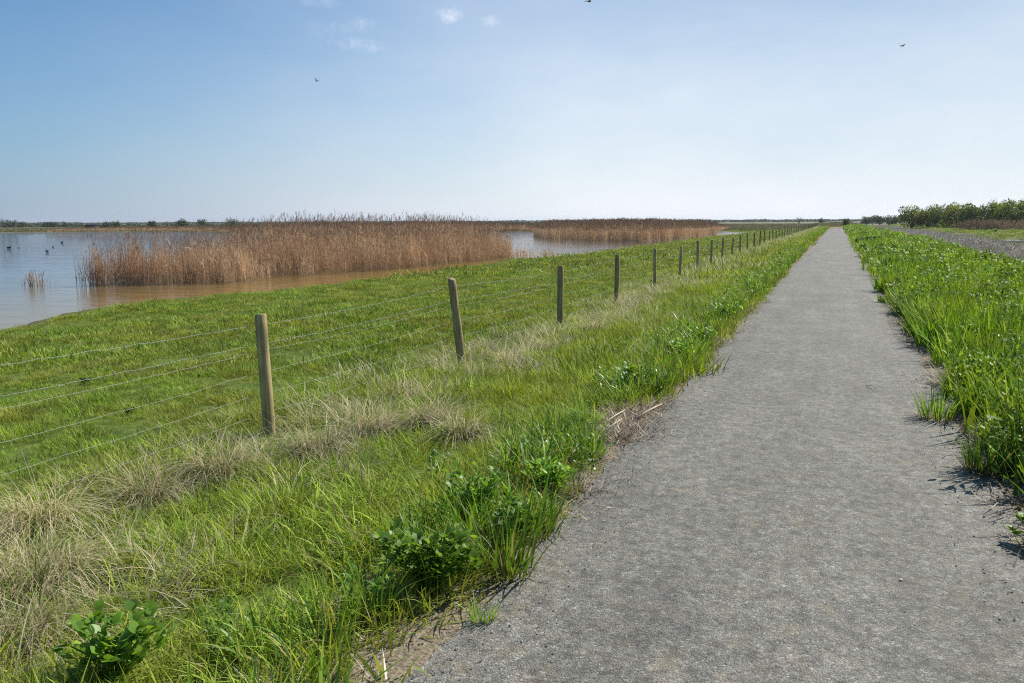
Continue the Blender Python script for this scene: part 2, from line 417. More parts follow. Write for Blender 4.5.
def path_mat():
    m, nt, nodes, L = new_mat('fine_grey_gravel')
    P = wpos(nt)
    v1 = N(nt, 'ShaderNodeTexVoronoi'); v1.inputs['Scale'].default_value = 120; L.new(P, v1.inputs['Vector'])
    v2 = N(nt, 'ShaderNodeTexVoronoi'); v2.inputs['Scale'].default_value = 260; L.new(P, v2.inputs['Vector'])
    bw = N(nt, 'ShaderNodeSeparateColor'); L.new(v1.outputs['Color'], bw.inputs[0])
    bw2 = N(nt, 'ShaderNodeSeparateColor'); L.new(v2.outputs['Color'], bw2.inputs[0])
    r1 = ramp(nt, [(0.0, (0.055, 0.053, 0.05)), (0.3, (0.14, 0.137, 0.132)), (0.7, (0.235, 0.228, 0.212)), (0.93, (0.38, 0.368, 0.34)), (1.0, (0.66, 0.63, 0.58))]); L.new(bw.outputs[0], r1.inputs[0])
    r2 = ramp(nt, [(0.0, (0.07, 0.068, 0.065)), (0.5, (0.20, 0.196, 0.188)), (1.0, (0.40, 0.39, 0.37))]); L.new(bw2.outputs[0], r2.inputs[0])
    c = mixc(nt, 0.5, r1.outputs[0], r2.outputs[0])
    c = mixc(nt, 1.0, c, (0.95, 0.93, 0.83), 'MULTIPLY')
    # ochre sandy spots
    sp = maprange(nt, noise_n(nt, P, 7.5, 5, 0.65), 0.50, 0.70, 0, 0.42)
    c = mixc(nt, sp, c, (0.27, 0.21, 0.13))
    # slow, faint wear bands and dusty patches
    mp = N(nt, 'ShaderNodeMapping'); mp.inputs['Scale'].default_value = (1.6, 0.5, 1); L.new(P, mp.inputs['Vector'])
    mp3 = N(nt, 'ShaderNodeMapping'); mp3.inputs['Scale'].default_value = (4.5, 0.22, 1); L.new(P, mp3.inputs['Vector'])
    w = mathn(nt, 'MULTIPLY', maprange(nt, noise_n(nt, mp.outputs[0], 1.0, 5, 0.6), 0.35, 0.65, 0.80, 1.0), maprange(nt, noise_n(nt, mp3.outputs[0], 1.0, 3, 0.5), 0.35, 0.65, 0.93, 1.07))
    w = mathn(nt, 'MULTIPLY', w, maprange(nt, noise_n(nt, P, 16, 3, 0.7), 0.34, 0.66, 0.60, 1.14))
    w = mathn(nt, 'MULTIPLY', w, maprange(nt, noise_n(nt, P, 1.1, 4, 0.6), 0.35, 0.65, 0.88, 1.05))
    hs = N(nt, 'ShaderNodeHueSaturation'); L.new(w, hs.inputs['Value']); L.new(c, hs.inputs['Color'])
    bs = N(nt, 'ShaderNodeBsdfPrincipled'); bs.inputs['Roughness'].default_value = 0.75; bs.inputs['Specular IOR Level'].default_value = 0.3
    L.new(hs.outputs[0], bs.inputs['Base Color'])
    h = mathn(nt, 'ADD', mathn(nt, 'MULTIPLY', v1.outputs['Distance'], -1.0), mathn(nt, 'MULTIPLY', bw.outputs[1], 0.5))
    h = mathn(nt, 'ADD', h, mathn(nt, 'MULTIPLY', noise_n(nt, P, 30, 4), 0.5))
    b = N(nt, 'ShaderNodeBump'); b.inputs['Strength'].default_value = 0.7; b.inputs['Distance'].default_value = 0.005
    L.new(h, b.inputs['Height']); L.new(b.outputs[0], bs.inputs['Normal'])
    out = N(nt, 'ShaderNodeOutputMaterial'); L.new(bs.outputs[0], out.inputs[0])
    return m
M['path'] = path_mat()

def water_mat():
    m, nt, nodes, L = new_mat('shallow_muddy_water')
    P = wpos(nt); sx = N(nt, 'ShaderNodeSeparateXYZ'); L.new(P, sx.inputs[0])
    dep = mathn(nt, 'ADD', mathn(nt, 'MULTIPLY', sx.outputs[0], -math.sin(YAW)), mathn(nt, 'MULTIPLY', sx.outputs[1], math.cos(YAW)))
    calm = mathn(nt, 'MAXIMUM', maprange(nt, dep, 30, 36, 1, 0), maprange(nt, sx.outputs[0], -25, -21, 0, 1), True)
    calm = mathn(nt, 'MAXIMUM', calm, maprange(nt, sx.outputs[0], -80, -40, 0, 0.985))
    calm = mathn(nt, 'MULTIPLY', calm, 1.0, True)
    amp = maprange(nt, calm, 0, 1, 1.0, 0.08)
    mp = N(nt, 'ShaderNodeMapping'); mp.inputs['Rotation'].default_value = (0, 0, -YAW); mp.inputs['Scale'].default_value = (0.7, 1.5, 1); L.new(P, mp.inputs['Vector'])
    a = noise_n(nt, mp.outputs[0], 1.1, 4, 0.6); b_ = noise_n(nt, mp.outputs[0], 4.2, 3, 0.6)
    c_ = noise_n(nt, mp.outputs[0], 0.36, 3, 0.6)
    h = mathn(nt, 'ADD', mathn(nt, 'MULTIPLY', a, 0.8), mathn(nt, 'MULTIPLY', b_, 0.4)); h = mathn(nt, 'ADD', h, mathn(nt, 'MULTIPLY', c_, 2.4)); h = mathn(nt, 'MULTIPLY', h, amp)
    bp = N(nt, 'ShaderNodeBump'); bp.inputs['Strength'].default_value = 1.0; bp.inputs['Distance'].default_value = 0.26
    L.new(h, bp.inputs['Height'])
    bs = N(nt, 'ShaderNodeBsdfPrincipled')
    c = mixc(nt, mathn(nt, 'MULTIPLY', maprange(nt, sx.outputs[0], -35, -20), maprange(nt, sx.outputs[1], 48, 62, 1, 0)), (0.07, 0.07, 0.065), (0.25, 0.155, 0.04))  # murky brown near the bank, deepened to paint in the reeds' golden reflection
    L.new(c, bs.inputs['Base Color'])
    bs.inputs['Roughness'].default_value = 0.035; bs.inputs['IOR'].default_value = 1.33; bs.inputs['Specular IOR Level'].default_value = 0.5
    L.new(bp.outputs[0], bs.inputs['Normal'])
    out = N(nt, 'ShaderNodeOutputMaterial'); L.new(bs.outputs[0], out.inputs[0])
    return m
M['water'] = water_mat()

# ------------------------------------------------------------------ ground, path, water
def axis(lo_fine, hi_fine, step, grow, end_lo, end_hi, cap):
    a = list(np.arange(lo_fine, hi_fine + 1e-6, step))
    s, v = step, a[-1]
    while v < end_hi:
        s = min(s * grow, cap if v < 320 else 1e9); v += s; a.append(v)
    s, v, b = step, a[0], []
    while v > end_lo:
        s = min(s * grow, cap if v > -320 else 1e9); v -= s; b.append(v)
    return np.array(b[::-1] + a)

gx = axis(-24, 10, 0.25, 1.12, -4500, 4500, 4.0)
gy = axis(0, 45, 0.25, 1.05, -300, 5500, 4.0)
X, Y = np.meshgrid(gx, gy)
Z = ground_z(X, Y)
nx, ny = len(gx), len(gy)
ii, jj = np.meshgrid(np.arange(nx - 1), np.arange(ny - 1))
i0 = (jj * nx + ii).ravel()
quads = np.stack([i0, i0 + 1, i0 + nx + 1, i0 + nx], 1)
g_me = mesh_np('ground', np.stack([X.ravel(), Y.ravel(), Z.ravel()], 1), quads, None, None, M['ground'])
tag(link('ground', g_me), 'grassy bank, verge and flat marsh', kind='structure')

def ribbon(ys, xl, xr, z, m=7):
    V = []; q = []
    for i, y in enumerate(ys):
        for k in range(m):
            t = k / (m - 1); x = xl[i] * (1 - t) + xr[i] * t
            V.append((x, y, z + 0.012 * (1 - (2 * t - 1) ** 2)))
    for i in range(len(ys) - 1):
        for k in range(m - 1):
            a = i * m + k; q.append([a, a + 1, a + m + 1, a + m])
    return V, q
pys = np.concatenate([np.arange(-6, 30, 0.08), np.arange(30, 168, 0.5)])
bend = 3.4 * sstep(132, 168, pys)
pl = -1.30 + 0.035 * noise(pys * 0, pys, 0.22, 0) + 0.05 * noise(pys * 0, pys, 1.1, 1) * 0.6 + bend
pr = 0.98 - 0.10 * sstep(12, 40, pys) + 0.035 * noise(pys * 0 + 5, pys, 0.22, 0) + 0.05 * noise(pys * 0 + 3, pys, 1.1, 2) + bend - 0.3 * sstep(135, 150, pys)
V, q = ribbon(pys, pl, pr, 0.012)
tag(link('path', mesh_np('path', V, q, None, None, M['path'])), 'straight grey gravel path', kind='structure')

wx = axis(-60, -14, 1.5, 1.15, -430, 0, 12); wy = axis(0, 60, 1.5, 1.1, -210, 260, 8)
WX, WY = np.meshgrid(wx, wy)
ii, jj = np.meshgrid(np.arange(len(wx) - 1), np.arange(len(wy) - 1)); i0 = (jj * len(wx) + ii).ravel()
qs = np.stack([i0, i0 + 1, i0 + len(wx) + 1, i0 + len(wx)], 1)
keep = (WX.ravel()[i0] < -13.5)
qs = qs[keep]
tag(link('water', mesh_np('water', np.stack([WX.ravel(), WY.ravel(), np.full(WX.size, WATER_Z)], 1), qs, None, None, M['water'])), 'shallow lake water', kind='structure')

# ------------------------------------------------------------------ scatter (stuff): geometry nodes instance whole clumps on points
def geo_scatter(name, label, sets, cat=None):
    """sets: list of (prototype meshes, points, euler rotations, scales)"""
    P = np.concatenate([s[1] for s in sets]); RT = np.concatenate([s[2] for s in sets])
    S = np.concatenate([s[3] for s in sets]); G = np.concatenate([np.full(len(s[1]), i) for i, s in enumerate(sets)])
    me = bpy.data.meshes.new(name)
    me.vertices.add(len(P)); me.vertices.foreach_set('co', np.asarray(P, np.float32).ravel())
    a = me.attributes.new('rot', 'FLOAT_VECTOR', 'POINT'); a.data.foreach_set('vector', np.asarray(RT, np.float32).ravel())
    if S.ndim == 1: S = np.stack([S, S, S], 1)
    a = me.attributes.new('scl', 'FLOAT_VECTOR', 'POINT'); a.data.foreach_set('vector', np.asarray(S, np.float32).ravel())
    a = me.attributes.new('grp', 'INT', 'POINT'); a.data.foreach_set('value', np.asarray(G, np.int32))
    o = link(name, me)
    ng = bpy.data.node_groups.new(name, 'GeometryNodeTree')
    ng.interface.new_socket('Geometry', in_out='INPUT', socket_type='NodeSocketGeometry')
    ng.interface.new_socket('Geometry', in_out='OUTPUT', socket_type='NodeSocketGeometry')
    nin = ng.nodes.new('NodeGroupInput'); nout = ng.nodes.new('NodeGroupOutput')
    L = ng.links
    def named(nm, typ):
        n = ng.nodes.new('GeometryNodeInputNamedAttribute'); n.data_type = typ; n.inputs[0].default_value = nm
        return n.outputs[0]
    rot, scl, grp = named('rot', 'FLOAT_VECTOR'), named('scl', 'FLOAT_VECTOR'), named('grp', 'INT')
    e2r = ng.nodes.new('FunctionNodeEulerToRotation'); L.new(rot, e2r.inputs[0])
    final = ng.nodes.new('GeometryNodeJoinGeometry')
    for i, s in enumerate(sets):
        join = ng.nodes.new('GeometryNodeJoinGeometry')
        for me_p in s[0]:
            po = bpy.data.objects.new(me_p.name, me_p)
            oi = ng.nodes.new('GeometryNodeObjectInfo'); oi.inputs['Object'].default_value = po; oi.inputs['As Instance'].default_value = False
            g2i = ng.nodes.new('GeometryNodeGeometryToInstance'); L.new(oi.outputs['Geometry'], g2i.inputs[0]); L.new(g2i.outputs[0], join.inputs[0])
        cmp_ = ng.nodes.new('FunctionNodeCompare'); cmp_.data_type = 'INT'; cmp_.operation = 'EQUAL'
        L.new(grp, cmp_.inputs[2]); cmp_.inputs[3].default_value = i
        iop = ng.nodes.new('GeometryNodeInstanceOnPoints')
        L.new(nin.outputs[0], iop.inputs['Points']); L.new(cmp_.outputs[0], iop.inputs['Selection'])
        L.new(join.outputs[0], iop.inputs['Instance']); iop.inputs['Pick Instance'].default_value = True
        rv = ng.nodes.new('FunctionNodeRandomValue'); rv.data_type = 'INT'
        rv.inputs[4].default_value = 0; rv.inputs[5].default_value = len(s[0]) - 1; rv.inputs[8].default_value = i
        L.new(rv.outputs[2], iop.inputs['Instance Index'])
        L.new(e2r.outputs[0], iop.inputs['Rotation']); L.new(scl, iop.inputs['Scale'])
        L.new(iop.outputs[0], final.inputs[0])
    L.new(final.outputs[0], nout.inputs[0])
    md = o.modifiers.new('clumps', 'NODES'); md.node_group = ng
    tag(o, label, cat, kind='stuff')
    return o

def scatter_pts(x0, x1, y0, y1, dens, dmin=0.0, dmax=1e9, mask=None, margin=0.12, tilt=0.12, smin=0.75, smax=1.25, sfun=None, zoff=-0.01):
    """random points in a rectangle of ground, kept where the camera and its surroundings look"""
    area = (x1 - x0) * (y1 - y0); n = int(area * dens)
    x = rng.uniform(x0, x1, n); y = rng.uniform(y0, y1, n)
    d = depth_of(x, y); s = side_of(x, y)
    k = (d > 0.9) & (d >= dmin) & (d < dmax) & (np.abs(s) < d * (512 / F + margin) + 1.6)
    x, y = x[k], y[k]
    if mask is not None:
        k = rng.random(len(x)) < mask(x, y); x, y = x[k], y[k]
    z = ground_z(x, y) + zoff
    n = len(x)
    rot = np.stack([rng.normal(0, tilt, n), rng.normal(0, tilt, n), rng.uniform(0, 2 * PI, n)], 1)
    sc = rng.uniform(smin, smax, n)
    if sfun is not None: sc = sc * sfun(x, y)
    return np.stack([x, y, z], 1), rot, sc

# --- prototype clumps (meshes only; never linked into the scene on their own)
def clump(name, n, rad, L, W, lean, droop, mat, seg=3, count=4, prof='blade'):
    out = []
    for c in range(count):
        g = Geo()
        rr = rad * np.sqrt(rng.random(n)); th = rng.uniform(0, 2 * PI, n)
        base = np.stack([rr * np.cos(th), rr * np.sin(th), np.full(n, -0.01)], 1)
        az = th + rng.normal(0, 1.0, n)
        add_blades(g, base, az, rng.uniform(L[0], L[1], n) * (1 - 0.3 * rr / rad), rng.uniform(W[0], W[1], n),
                   rng.uniform(lean[0], lean[1], n), rng.uniform(droop[0], droop[1], n), seg, prof)
        out.append(g.mesh(name, mat))
    return out

fine_near = clump('grass_blades', 38, 0.09, (0.06, 0.21), (0.0035, 0.0075), (0.05, 0.7), (0.0, 0.75), M['grass'], 4, 6)
fine_mid = clump('grass_blades', 46, 0.20, (0.09, 0.23), (0.006, 0.011), (0.05, 0.5), (0.0, 0.5), M['grass'], 3, 4)
fine_far = clump('grass_blades', 40, 0.55, (0.14, 0.30), (0.016, 0.035), (0.05, 0.5), (0.0, 0.4), M['grass'], 2, 4)
past_near = clump('pasture_blades', 46, 0.13, (0.05, 0.13), (0.0035, 0.007), (0.1, 0.7), (0.0, 0.6), M['pasture'], 3, 5)
past_mid = clump('pasture_blades', 44, 0.24, (0.06, 0.14), (0.007, 0.014), (0.1, 0.7), (0.0, 0.5), M['pasture'], 2, 4)
past_far = clump('pasture_blades', 40, 0.7, (0.08, 0.18), (0.02, 0.05), (0.1, 0.7), (0.0, 0.4), M['pasture'], 2, 4)
marsh_far = clump('marsh_blades', 40, 0.9, (0.2, 0.5), (0.05, 0.12), (0.1, 0.7), (0.0, 0.4), M['marsh'], 2, 4)
dry_near = clump('dry_blades', 36, 0.10, (0.14, 0.42), (0.0026, 0.0055), (0.15, 0.85), (0.2, 0.9), M['dry'], 5, 5)
dry_mid = clump('dry_blades', 36, 0.22, (0.22, 0.46), (0.004, 0.008), (0.15, 0.7), (0.2, 0.7), M['dry'], 4, 4)
dry_far = clump('dry_blades', 30, 0.5, (0.22, 0.45), (0.012, 0.022), (0.1, 0.6), (0.1, 0.6), M['dry'], 3, 4)
coarse_near = clump('coarse_blades', 26, 0.10, (0.20, 0.44), (0.008, 0.015), (0.02, 0.4), (0.0, 0.7), M['coarse'], 5, 5)
coarse_mid = clump('coarse_blades', 26, 0.13, (0.22, 0.42), (0.011, 0.02), (0.02, 0.4), (0.0, 0.6), M['coarse'], 4, 4)
lush_near = clump('lush_blades', 30, 0.14, (0.22, 0.52), (0.011, 0.023), (0.02, 0.35), (0.0, 0.40), M['lush'], 5, 5)
lush_far = clump('lush_blades', 34, 0.45, (0.25, 0.5), (0.025, 0.05), (0.02, 0.4), (0.0, 0.5), M['lush'], 3, 4)
litter_p = clump('dead_litter', 22, 0.12, (0.04, 0.18), (0.003, 0.010), (0.8, 0.98), (-0.05, 0.2), M['litter'], 3, 5)

def leafy(name, nst, nleaf, rad, H, ll, lw, mat, count=4, seg=3):
    out = []
    for c in range(count):
        g = Geo()
        for s in range(nst):
            th = rng.uniform(0, 2 * PI); rr = rad * 0.4 * math.sqrt(rng.random()); le = rng.uniform(0.0, 0.5)
            h = H * rng.uniform(0.65, 1.0)
            b = Vector((rr * math.cos(th), rr * math.sin(th), -0.01)); tip = b + Vector((math.cos(th) * le * h * 0.6, math.sin(th) * le * h * 0.6, h * (1 - 0.2 * le)))
            mid = b.lerp(tip, 0.5) + Vector((0, 0, 0.03 * H))
            add_tube(g, [b, mid, tip], [0.004 * ll / 0.07, 0.003 * ll / 0.07, 0.0015], 3, 0.7, False)
            k = max(3, nleaf // nst)
            u = rng.uniform(0.15, 1.0, k)
            P = np.array([list(b.lerp(tip, float(v))) for v in u]); P += rng.normal(0, rad * 0.10, (k, 3)) * [1, 1, 0.4]
            P[:, 2] = np.maximum(P[:, 2], 0.01)
            add_blades(g, P, rng.uniform(0, 2 * PI, k), rng.uniform(ll * 0.6, ll * 1.15, k), rng.uniform(lw * 0.7, lw * 1.15, k),
                       rng.uniform(0.35, 0.95, k), rng.uniform(0.0, 0.5, k), seg, 'leaf', face_jit=0.3)
        out.append(g.mesh(name, mat))
    return out
herb_near = leafy('herb_leaves', 7, 100, 0.18, 0.32, 0.045, 0.020, M['herb'], 5)
herb_mid = leafy('herb_leaves', 8, 90, 0.30, 0.40, 0.075, 0.034, M['lush'], 4)
herb_fine = leafy('herb_leaves', 9, 110, 0.22, 0.44, 0.050, 0.020, M['lush'], 5)
herb_far = leafy('herb_leaves', 8, 120, 0.55, 0.42, 0.12, 0.05, M['lush'], 4, 2)
dark_clump = leafy('dark_leaves', 6, 60, 0.26, 0.22, 0.09, 0.04, M['dark_herb'], 4)
dark_far = leafy('dark_leaves', 6, 90, 0.5, 0.32, 0.13, 0.06, M['dark_herb'], 4, 2)

# --- left verge between path and fence
def xin(a, b, s=0.25):
    return lambda x: sstep(a - s, a + s, x) * (1 - sstep(b - s, b + s, x))
def verge_mask(x, y):
    edge = -1.27 - 0.07 * noise(x * 0, y, 0.5, 1) - 0.10 * np.clip(noise(x * 0, y, 1.7, 2), 0, 1)
    lit = 0.28 * np.exp(-((y - 5.9) / 0.8) ** 2) + 0.22 * np.exp(-((y - 2.3) / 0.3) ** 2)
    return sstep(0.0, 0.16, (edge - lit - 0.10 * sstep(6, 11, y) - 0.10 * sstep(22, 45, y)) - x)
def dryness(x, y):
    """0..1: dead grass grows along the fence line and in patches"""
    f = np.exp(-((x + 4.35 - 0.25 * noise(x * 0, y, 1.5, 2)) / 0.85) ** 2)
    p = np.clip(noise(x, y, 0.6, 1) * 0.9 - 0.05, 0, 1)
    f = f * (1 + 0.5 * sstep(40, 90, y))
    return np.clip(f * 0.72 * (0.2 + 1.1 * np.clip(noise(x, y, 0.45, 2) + 0.3, 0, 1)) + p * 0.3 * sstep(-1.8, -2.6, x), 0, 1)
hfun = lambda x, y: np.clip(0.88 + 0.5 * noise(x, y, 0.22, 0) + 0.26 * noise(x, y, 0.9, 1) + 0.25 * sstep(-2.2, -1.5, x), 0.35, 1.8)
sets = []
VX0, VX1 = -5.3, -1.3
gm = lambda x, y: verge_mask(x, y) * (1 - 0.55 * dryness(x, y))
for pr_, d0, d1, y1, dn in ((fine_near, 0, 8, 12, 150), (fine_mid, 7, 24, 34, 60), (fine_far, 22, 75, 84, 14), (fine_far, 75, 240, 250, 5)):
    p = scatter_pts(VX0, VX1 if d0 < 20 else -1.95, 0.3, y1, dn, d0, d1, gm, sfun=hfun); sets.append((pr_, *p))
dm = lambda x, y: verge_mask(x, y) * dryness(x, y)
for pr_, d0, d1, y1, dn in ((dry_near, 0, 8, 12, 36), (dry_mid, 7, 24, 34, 24), (dry_far, 22, 75, 84, 9), (dry_far, 75, 240, 250, 5)):
    p = scatter_pts(VX0, VX1 - 0.4, 0.3, y1, dn, d0, d1, dm, tilt=0.18); sets.append((pr_, *p))
# lush edge along the path
em = lambda x, y: verge_mask(x, y) * (1 - sstep(-1.75, -2.15, x)) * np.clip(0.45 + 0.9 * noise(x, y, 0.45, 0) + 0.4 * sstep(6, 12, y), 0.0, 1)
for pr_, d0, d1, y1, dn in ((coarse_near, 0, 9, 12, 50), (coarse_mid, 8, 40, 52, 40), (lush_far, 35, 170, 175, 9)):
    p = scatter_pts(-2.4, VX1 if d0 < 20 else -1.85, 1.4, y1, dn, d0, d1, em, smin=0.65, smax=1.25); sets.append((pr_, *p))
hm = lambda x, y: verge_mask(x, y) * (1 - sstep(-1.7, -2.1, x)) * np.clip(0.1 + 1.1 * noise(x, y, 0.6, 2), 0.0, 1) * sstep(6.0, 8.0, y) + 0.10 * verge_mask(x, y)
for pr_, d0, d1, y1, dn in ((herb_near, 0, 15, 17, 22), (herb_mid, 14, 45, 60, 14), (herb_far, 40, 160, 170, 5)):
    p = scatter_pts(-2.4, VX1 if d0 < 20 else -1.85, 1.4, y1, dn, d0, d1, hm, smin=0.6, smax=1.0); sets.append((pr_, *p))
geo_scatter('verge_grass', 'long green grass and dead blades on the verge between path and fence', sets)

# --- pasture between fence and water
sets = []
pm = lambda x, y: sstep(0.05, 0.35, -water_inside(x, y)) * (1 - 0.5 * sstep(-5.3, -4.8, x))
pscale = lambda x, y: np.clip(0.95 + 0.5 * noise(x, y, 0.35, 1) + 0.3 * noise(x, y, 1.4, 0), 0.4, 2.0)
for pr_, d0, d1, y0, y1, dn in ((past_near, 0, 11, -1, 16, 140), (past_mid, 10, 34, 4, 50, 52), (past_far, 32, 90, 20, 110, 5), (past_far, 90, 330, 80, 340, 1.7)):
    p = scatter_pts(-21.5, -4.7, y0, y1, dn, d0, d1, pm, sfun=pscale); sets.append((pr_, *p))
tm = lambda x, y: pm(x, y) * (noise(x, y, 0.9, 2) > 0.55) * 0.8
for pr_, d0, d1, y0, y1, dn in ((fine_mid, 0, 30, 0, 40, 10), (fine_far, 30, 120, 20, 140, 2)):
    p = scatter_pts(-21, -4.9, y0, y1, dn, d0, d1, tm, smin=0.5, smax=0.8); sets.append((pr_, *p))
dkm = lambda x, y: pm(x, y) * np.clip(noise(x, y, 1.1, 0) - 0.45, 0, 1)
for pr_, d0, d1, y0, y1, dn in ((dark_clump, 0, 34, 0, 44, 2.4), (dark_far, 30, 200, 20, 220, 0.25)):
    p = scatter_pts(-20, -4.9, y0, y1, dn, d0, d1, dkm, smin=0.25, smax=0.5); sets.append((pr_, *p))
drm = lambda x, y: pm(x, y) * np.clip(noise(x, y, 0.7, 1) - 0.6, 0, 1)
p = scatter_pts(-20, -4.9, 0, 30, 3.0, 0, 30, drm, smin=0.25, smax=0.5); sets.append((dry_mid, *p))
geo_scatter('pasture_grass', 'short grazed grass sloping from the fence to the water', sets)

# --- right-hand verge: tall lush growth
sets = []
def rmask(x, y):
    edge = 1.03 + 0.02 * sstep(8, 14, y) + 0.07 * noise(x * 0, y, 0.6, 1) + 0.4 * np.exp(-((y - 4.2) / 0.5) ** 2) + 0.15 * np.exp(-((y - 10.2) / 0.8) ** 2)
    return sstep(0.0, 0.2, x - edge)
rh = lambda x, y: np.clip(1.12 + 0.22 * noise(x, y, 0.9, 0) + 0.22 * noise(x, y, 0.33, 1), 0.5, 1.7) * (0.7 + 0.3 * sstep(0.9, 1.3, x))
sel_h = lambda x, y: np.clip(0.22 + 0.9 * noise(x, y, 1.2, 2), 0.05, 1)
for pr_, d0, d1, y0, y1, dn in ((lush_near, 0, 18, 3.2, 22, 75), (lush_far, 17, 70, 14, 80, 14), (lush_far, 68, 190, 55, 200, 4.5)):
    p = scatter_pts(0.95 if d0 < 10 else 1.4, 5.6, y0, y1, dn, d0, d1, lambda x, y: rmask(x, y) * (1 - 0.6 * sel_h(x, y)), sfun=rh); sets.append((pr_, *p))
for pr_, d0, d1, y0, y1, dn in ((herb_fine, 0, 17, 4.5, 22, 48), (herb_near, 0, 17, 4.5, 22, 22), (herb_mid, 15, 34, 10, 40, 14), (herb_far, 30, 190, 18, 200, 4.5)):
    p = scatter_pts(1.0 if d0 < 20 else 1.45, 5.6, y0, y1, dn, d0, d1, lambda x, y: rmask(x, y) * sel_h(x, y), sfun=rh); sets.append((pr_, *p))
for pr_, d0, d1, y0, y1, dn in ((dark_clump, 0, 34, 6, 40, 1.2), (dark_far, 30, 120, 20, 130, 0.35)):
    p = scatter_pts(1.2, 5.2, y0, y1, dn, d0, d1, lambda x, y: rmask(x, y) * (noise(x, y, 1.3, 1) > 0.3), smin=1.3, smax=2.0); sets.append((pr_, *p))
geo_scatter('roadside_growth', 'tall lush bright green grass and leafy herbs along the right edge of the path', sets)

# --- dead litter along both edges of the path
sets = []
lm = lambda x, y: np.exp(-((x + 1.48) / 0.22) ** 2) * np.clip(0.10 + noise(x, y, 0.5, 0) * 0.6 + 0.42 * np.exp(-((y - 5.7) / 1.3) ** 2), 0, 1)
p = scatter_pts(-2.3, -1.1, 1.2, 16, 380, 0, 16, lm, tilt=0.05, zoff=0.012); sets.append((litter_p, *p))
lm2 = lambda x, y: np.exp(-((x - 1.2) / 0.22) ** 2) * np.clip(0.5 + noise(x, y, 0.5, 0) * 0.6, 0, 1)
p = scatter_pts(0.85, 1.8, 3.2, 16, 300, 0, 16, lm2, tilt=0.05, zoff=0.012); sets.append((litter_p, *p))
geo_scatter('dead_litter', 'dry straw and dead leaves littering the path edges', sets)

# --- loose gravel
def pebble_meshes():
    out = []
    for c in range(5):
        me = bpy.data.meshes.new('gravel'); import bmesh
        bm = bmesh.new(); bmesh.ops.create_icosphere(bm, subdivisions=1, radius=1)
        for v in bm.verts: v.co *= random.uniform(0.7, 1.2); v.co.z *= 0.6
        bm.to_mesh(me); bm.free(); out.append(me)
    return out
m, nt, nodes, L = new_mat('loose_gravel')
oi = N(nt, 'ShaderNodeObjectInfo'); rp = ramp(nt, [(0, (0.10, 0.10, 0.10)), (0.5, (0.24, 0.235, 0.225)), (0.9, (0.4, 0.39, 0.36)), (1, (0.7, 0.68, 0.62))]); L.new(oi.outputs['Random'], rp.inputs[0])
bs = N(nt, 'ShaderNodeBsdfPrincipled'); bs.inputs['Roughness'].default_value = 0.75; L.new(rp.outputs[0], bs.inputs['Base Color'])
out = N(nt, 'ShaderNodeOutputMaterial'); L.new(bs.outputs[0], out.inputs[0]); M['gravel'] = m
pm_ = pebble_meshes()
for me in pm_: me.materials.append(m)
p1 = scatter_pts(-1.6, 1.5, 1.3, 9, 900, 0, 9, lambda x, y: 0.10 + 0.9 * np.exp(-((np.abs(x + 0.16) - 1.18) / 0.16) ** 2), tilt=0.6, smin=0.0022, smax=0.0062, zoff=0.020)
geo_scatter('loose_gravel', 'loose gravel on the path surface and edges', [(pm_, *p1)])

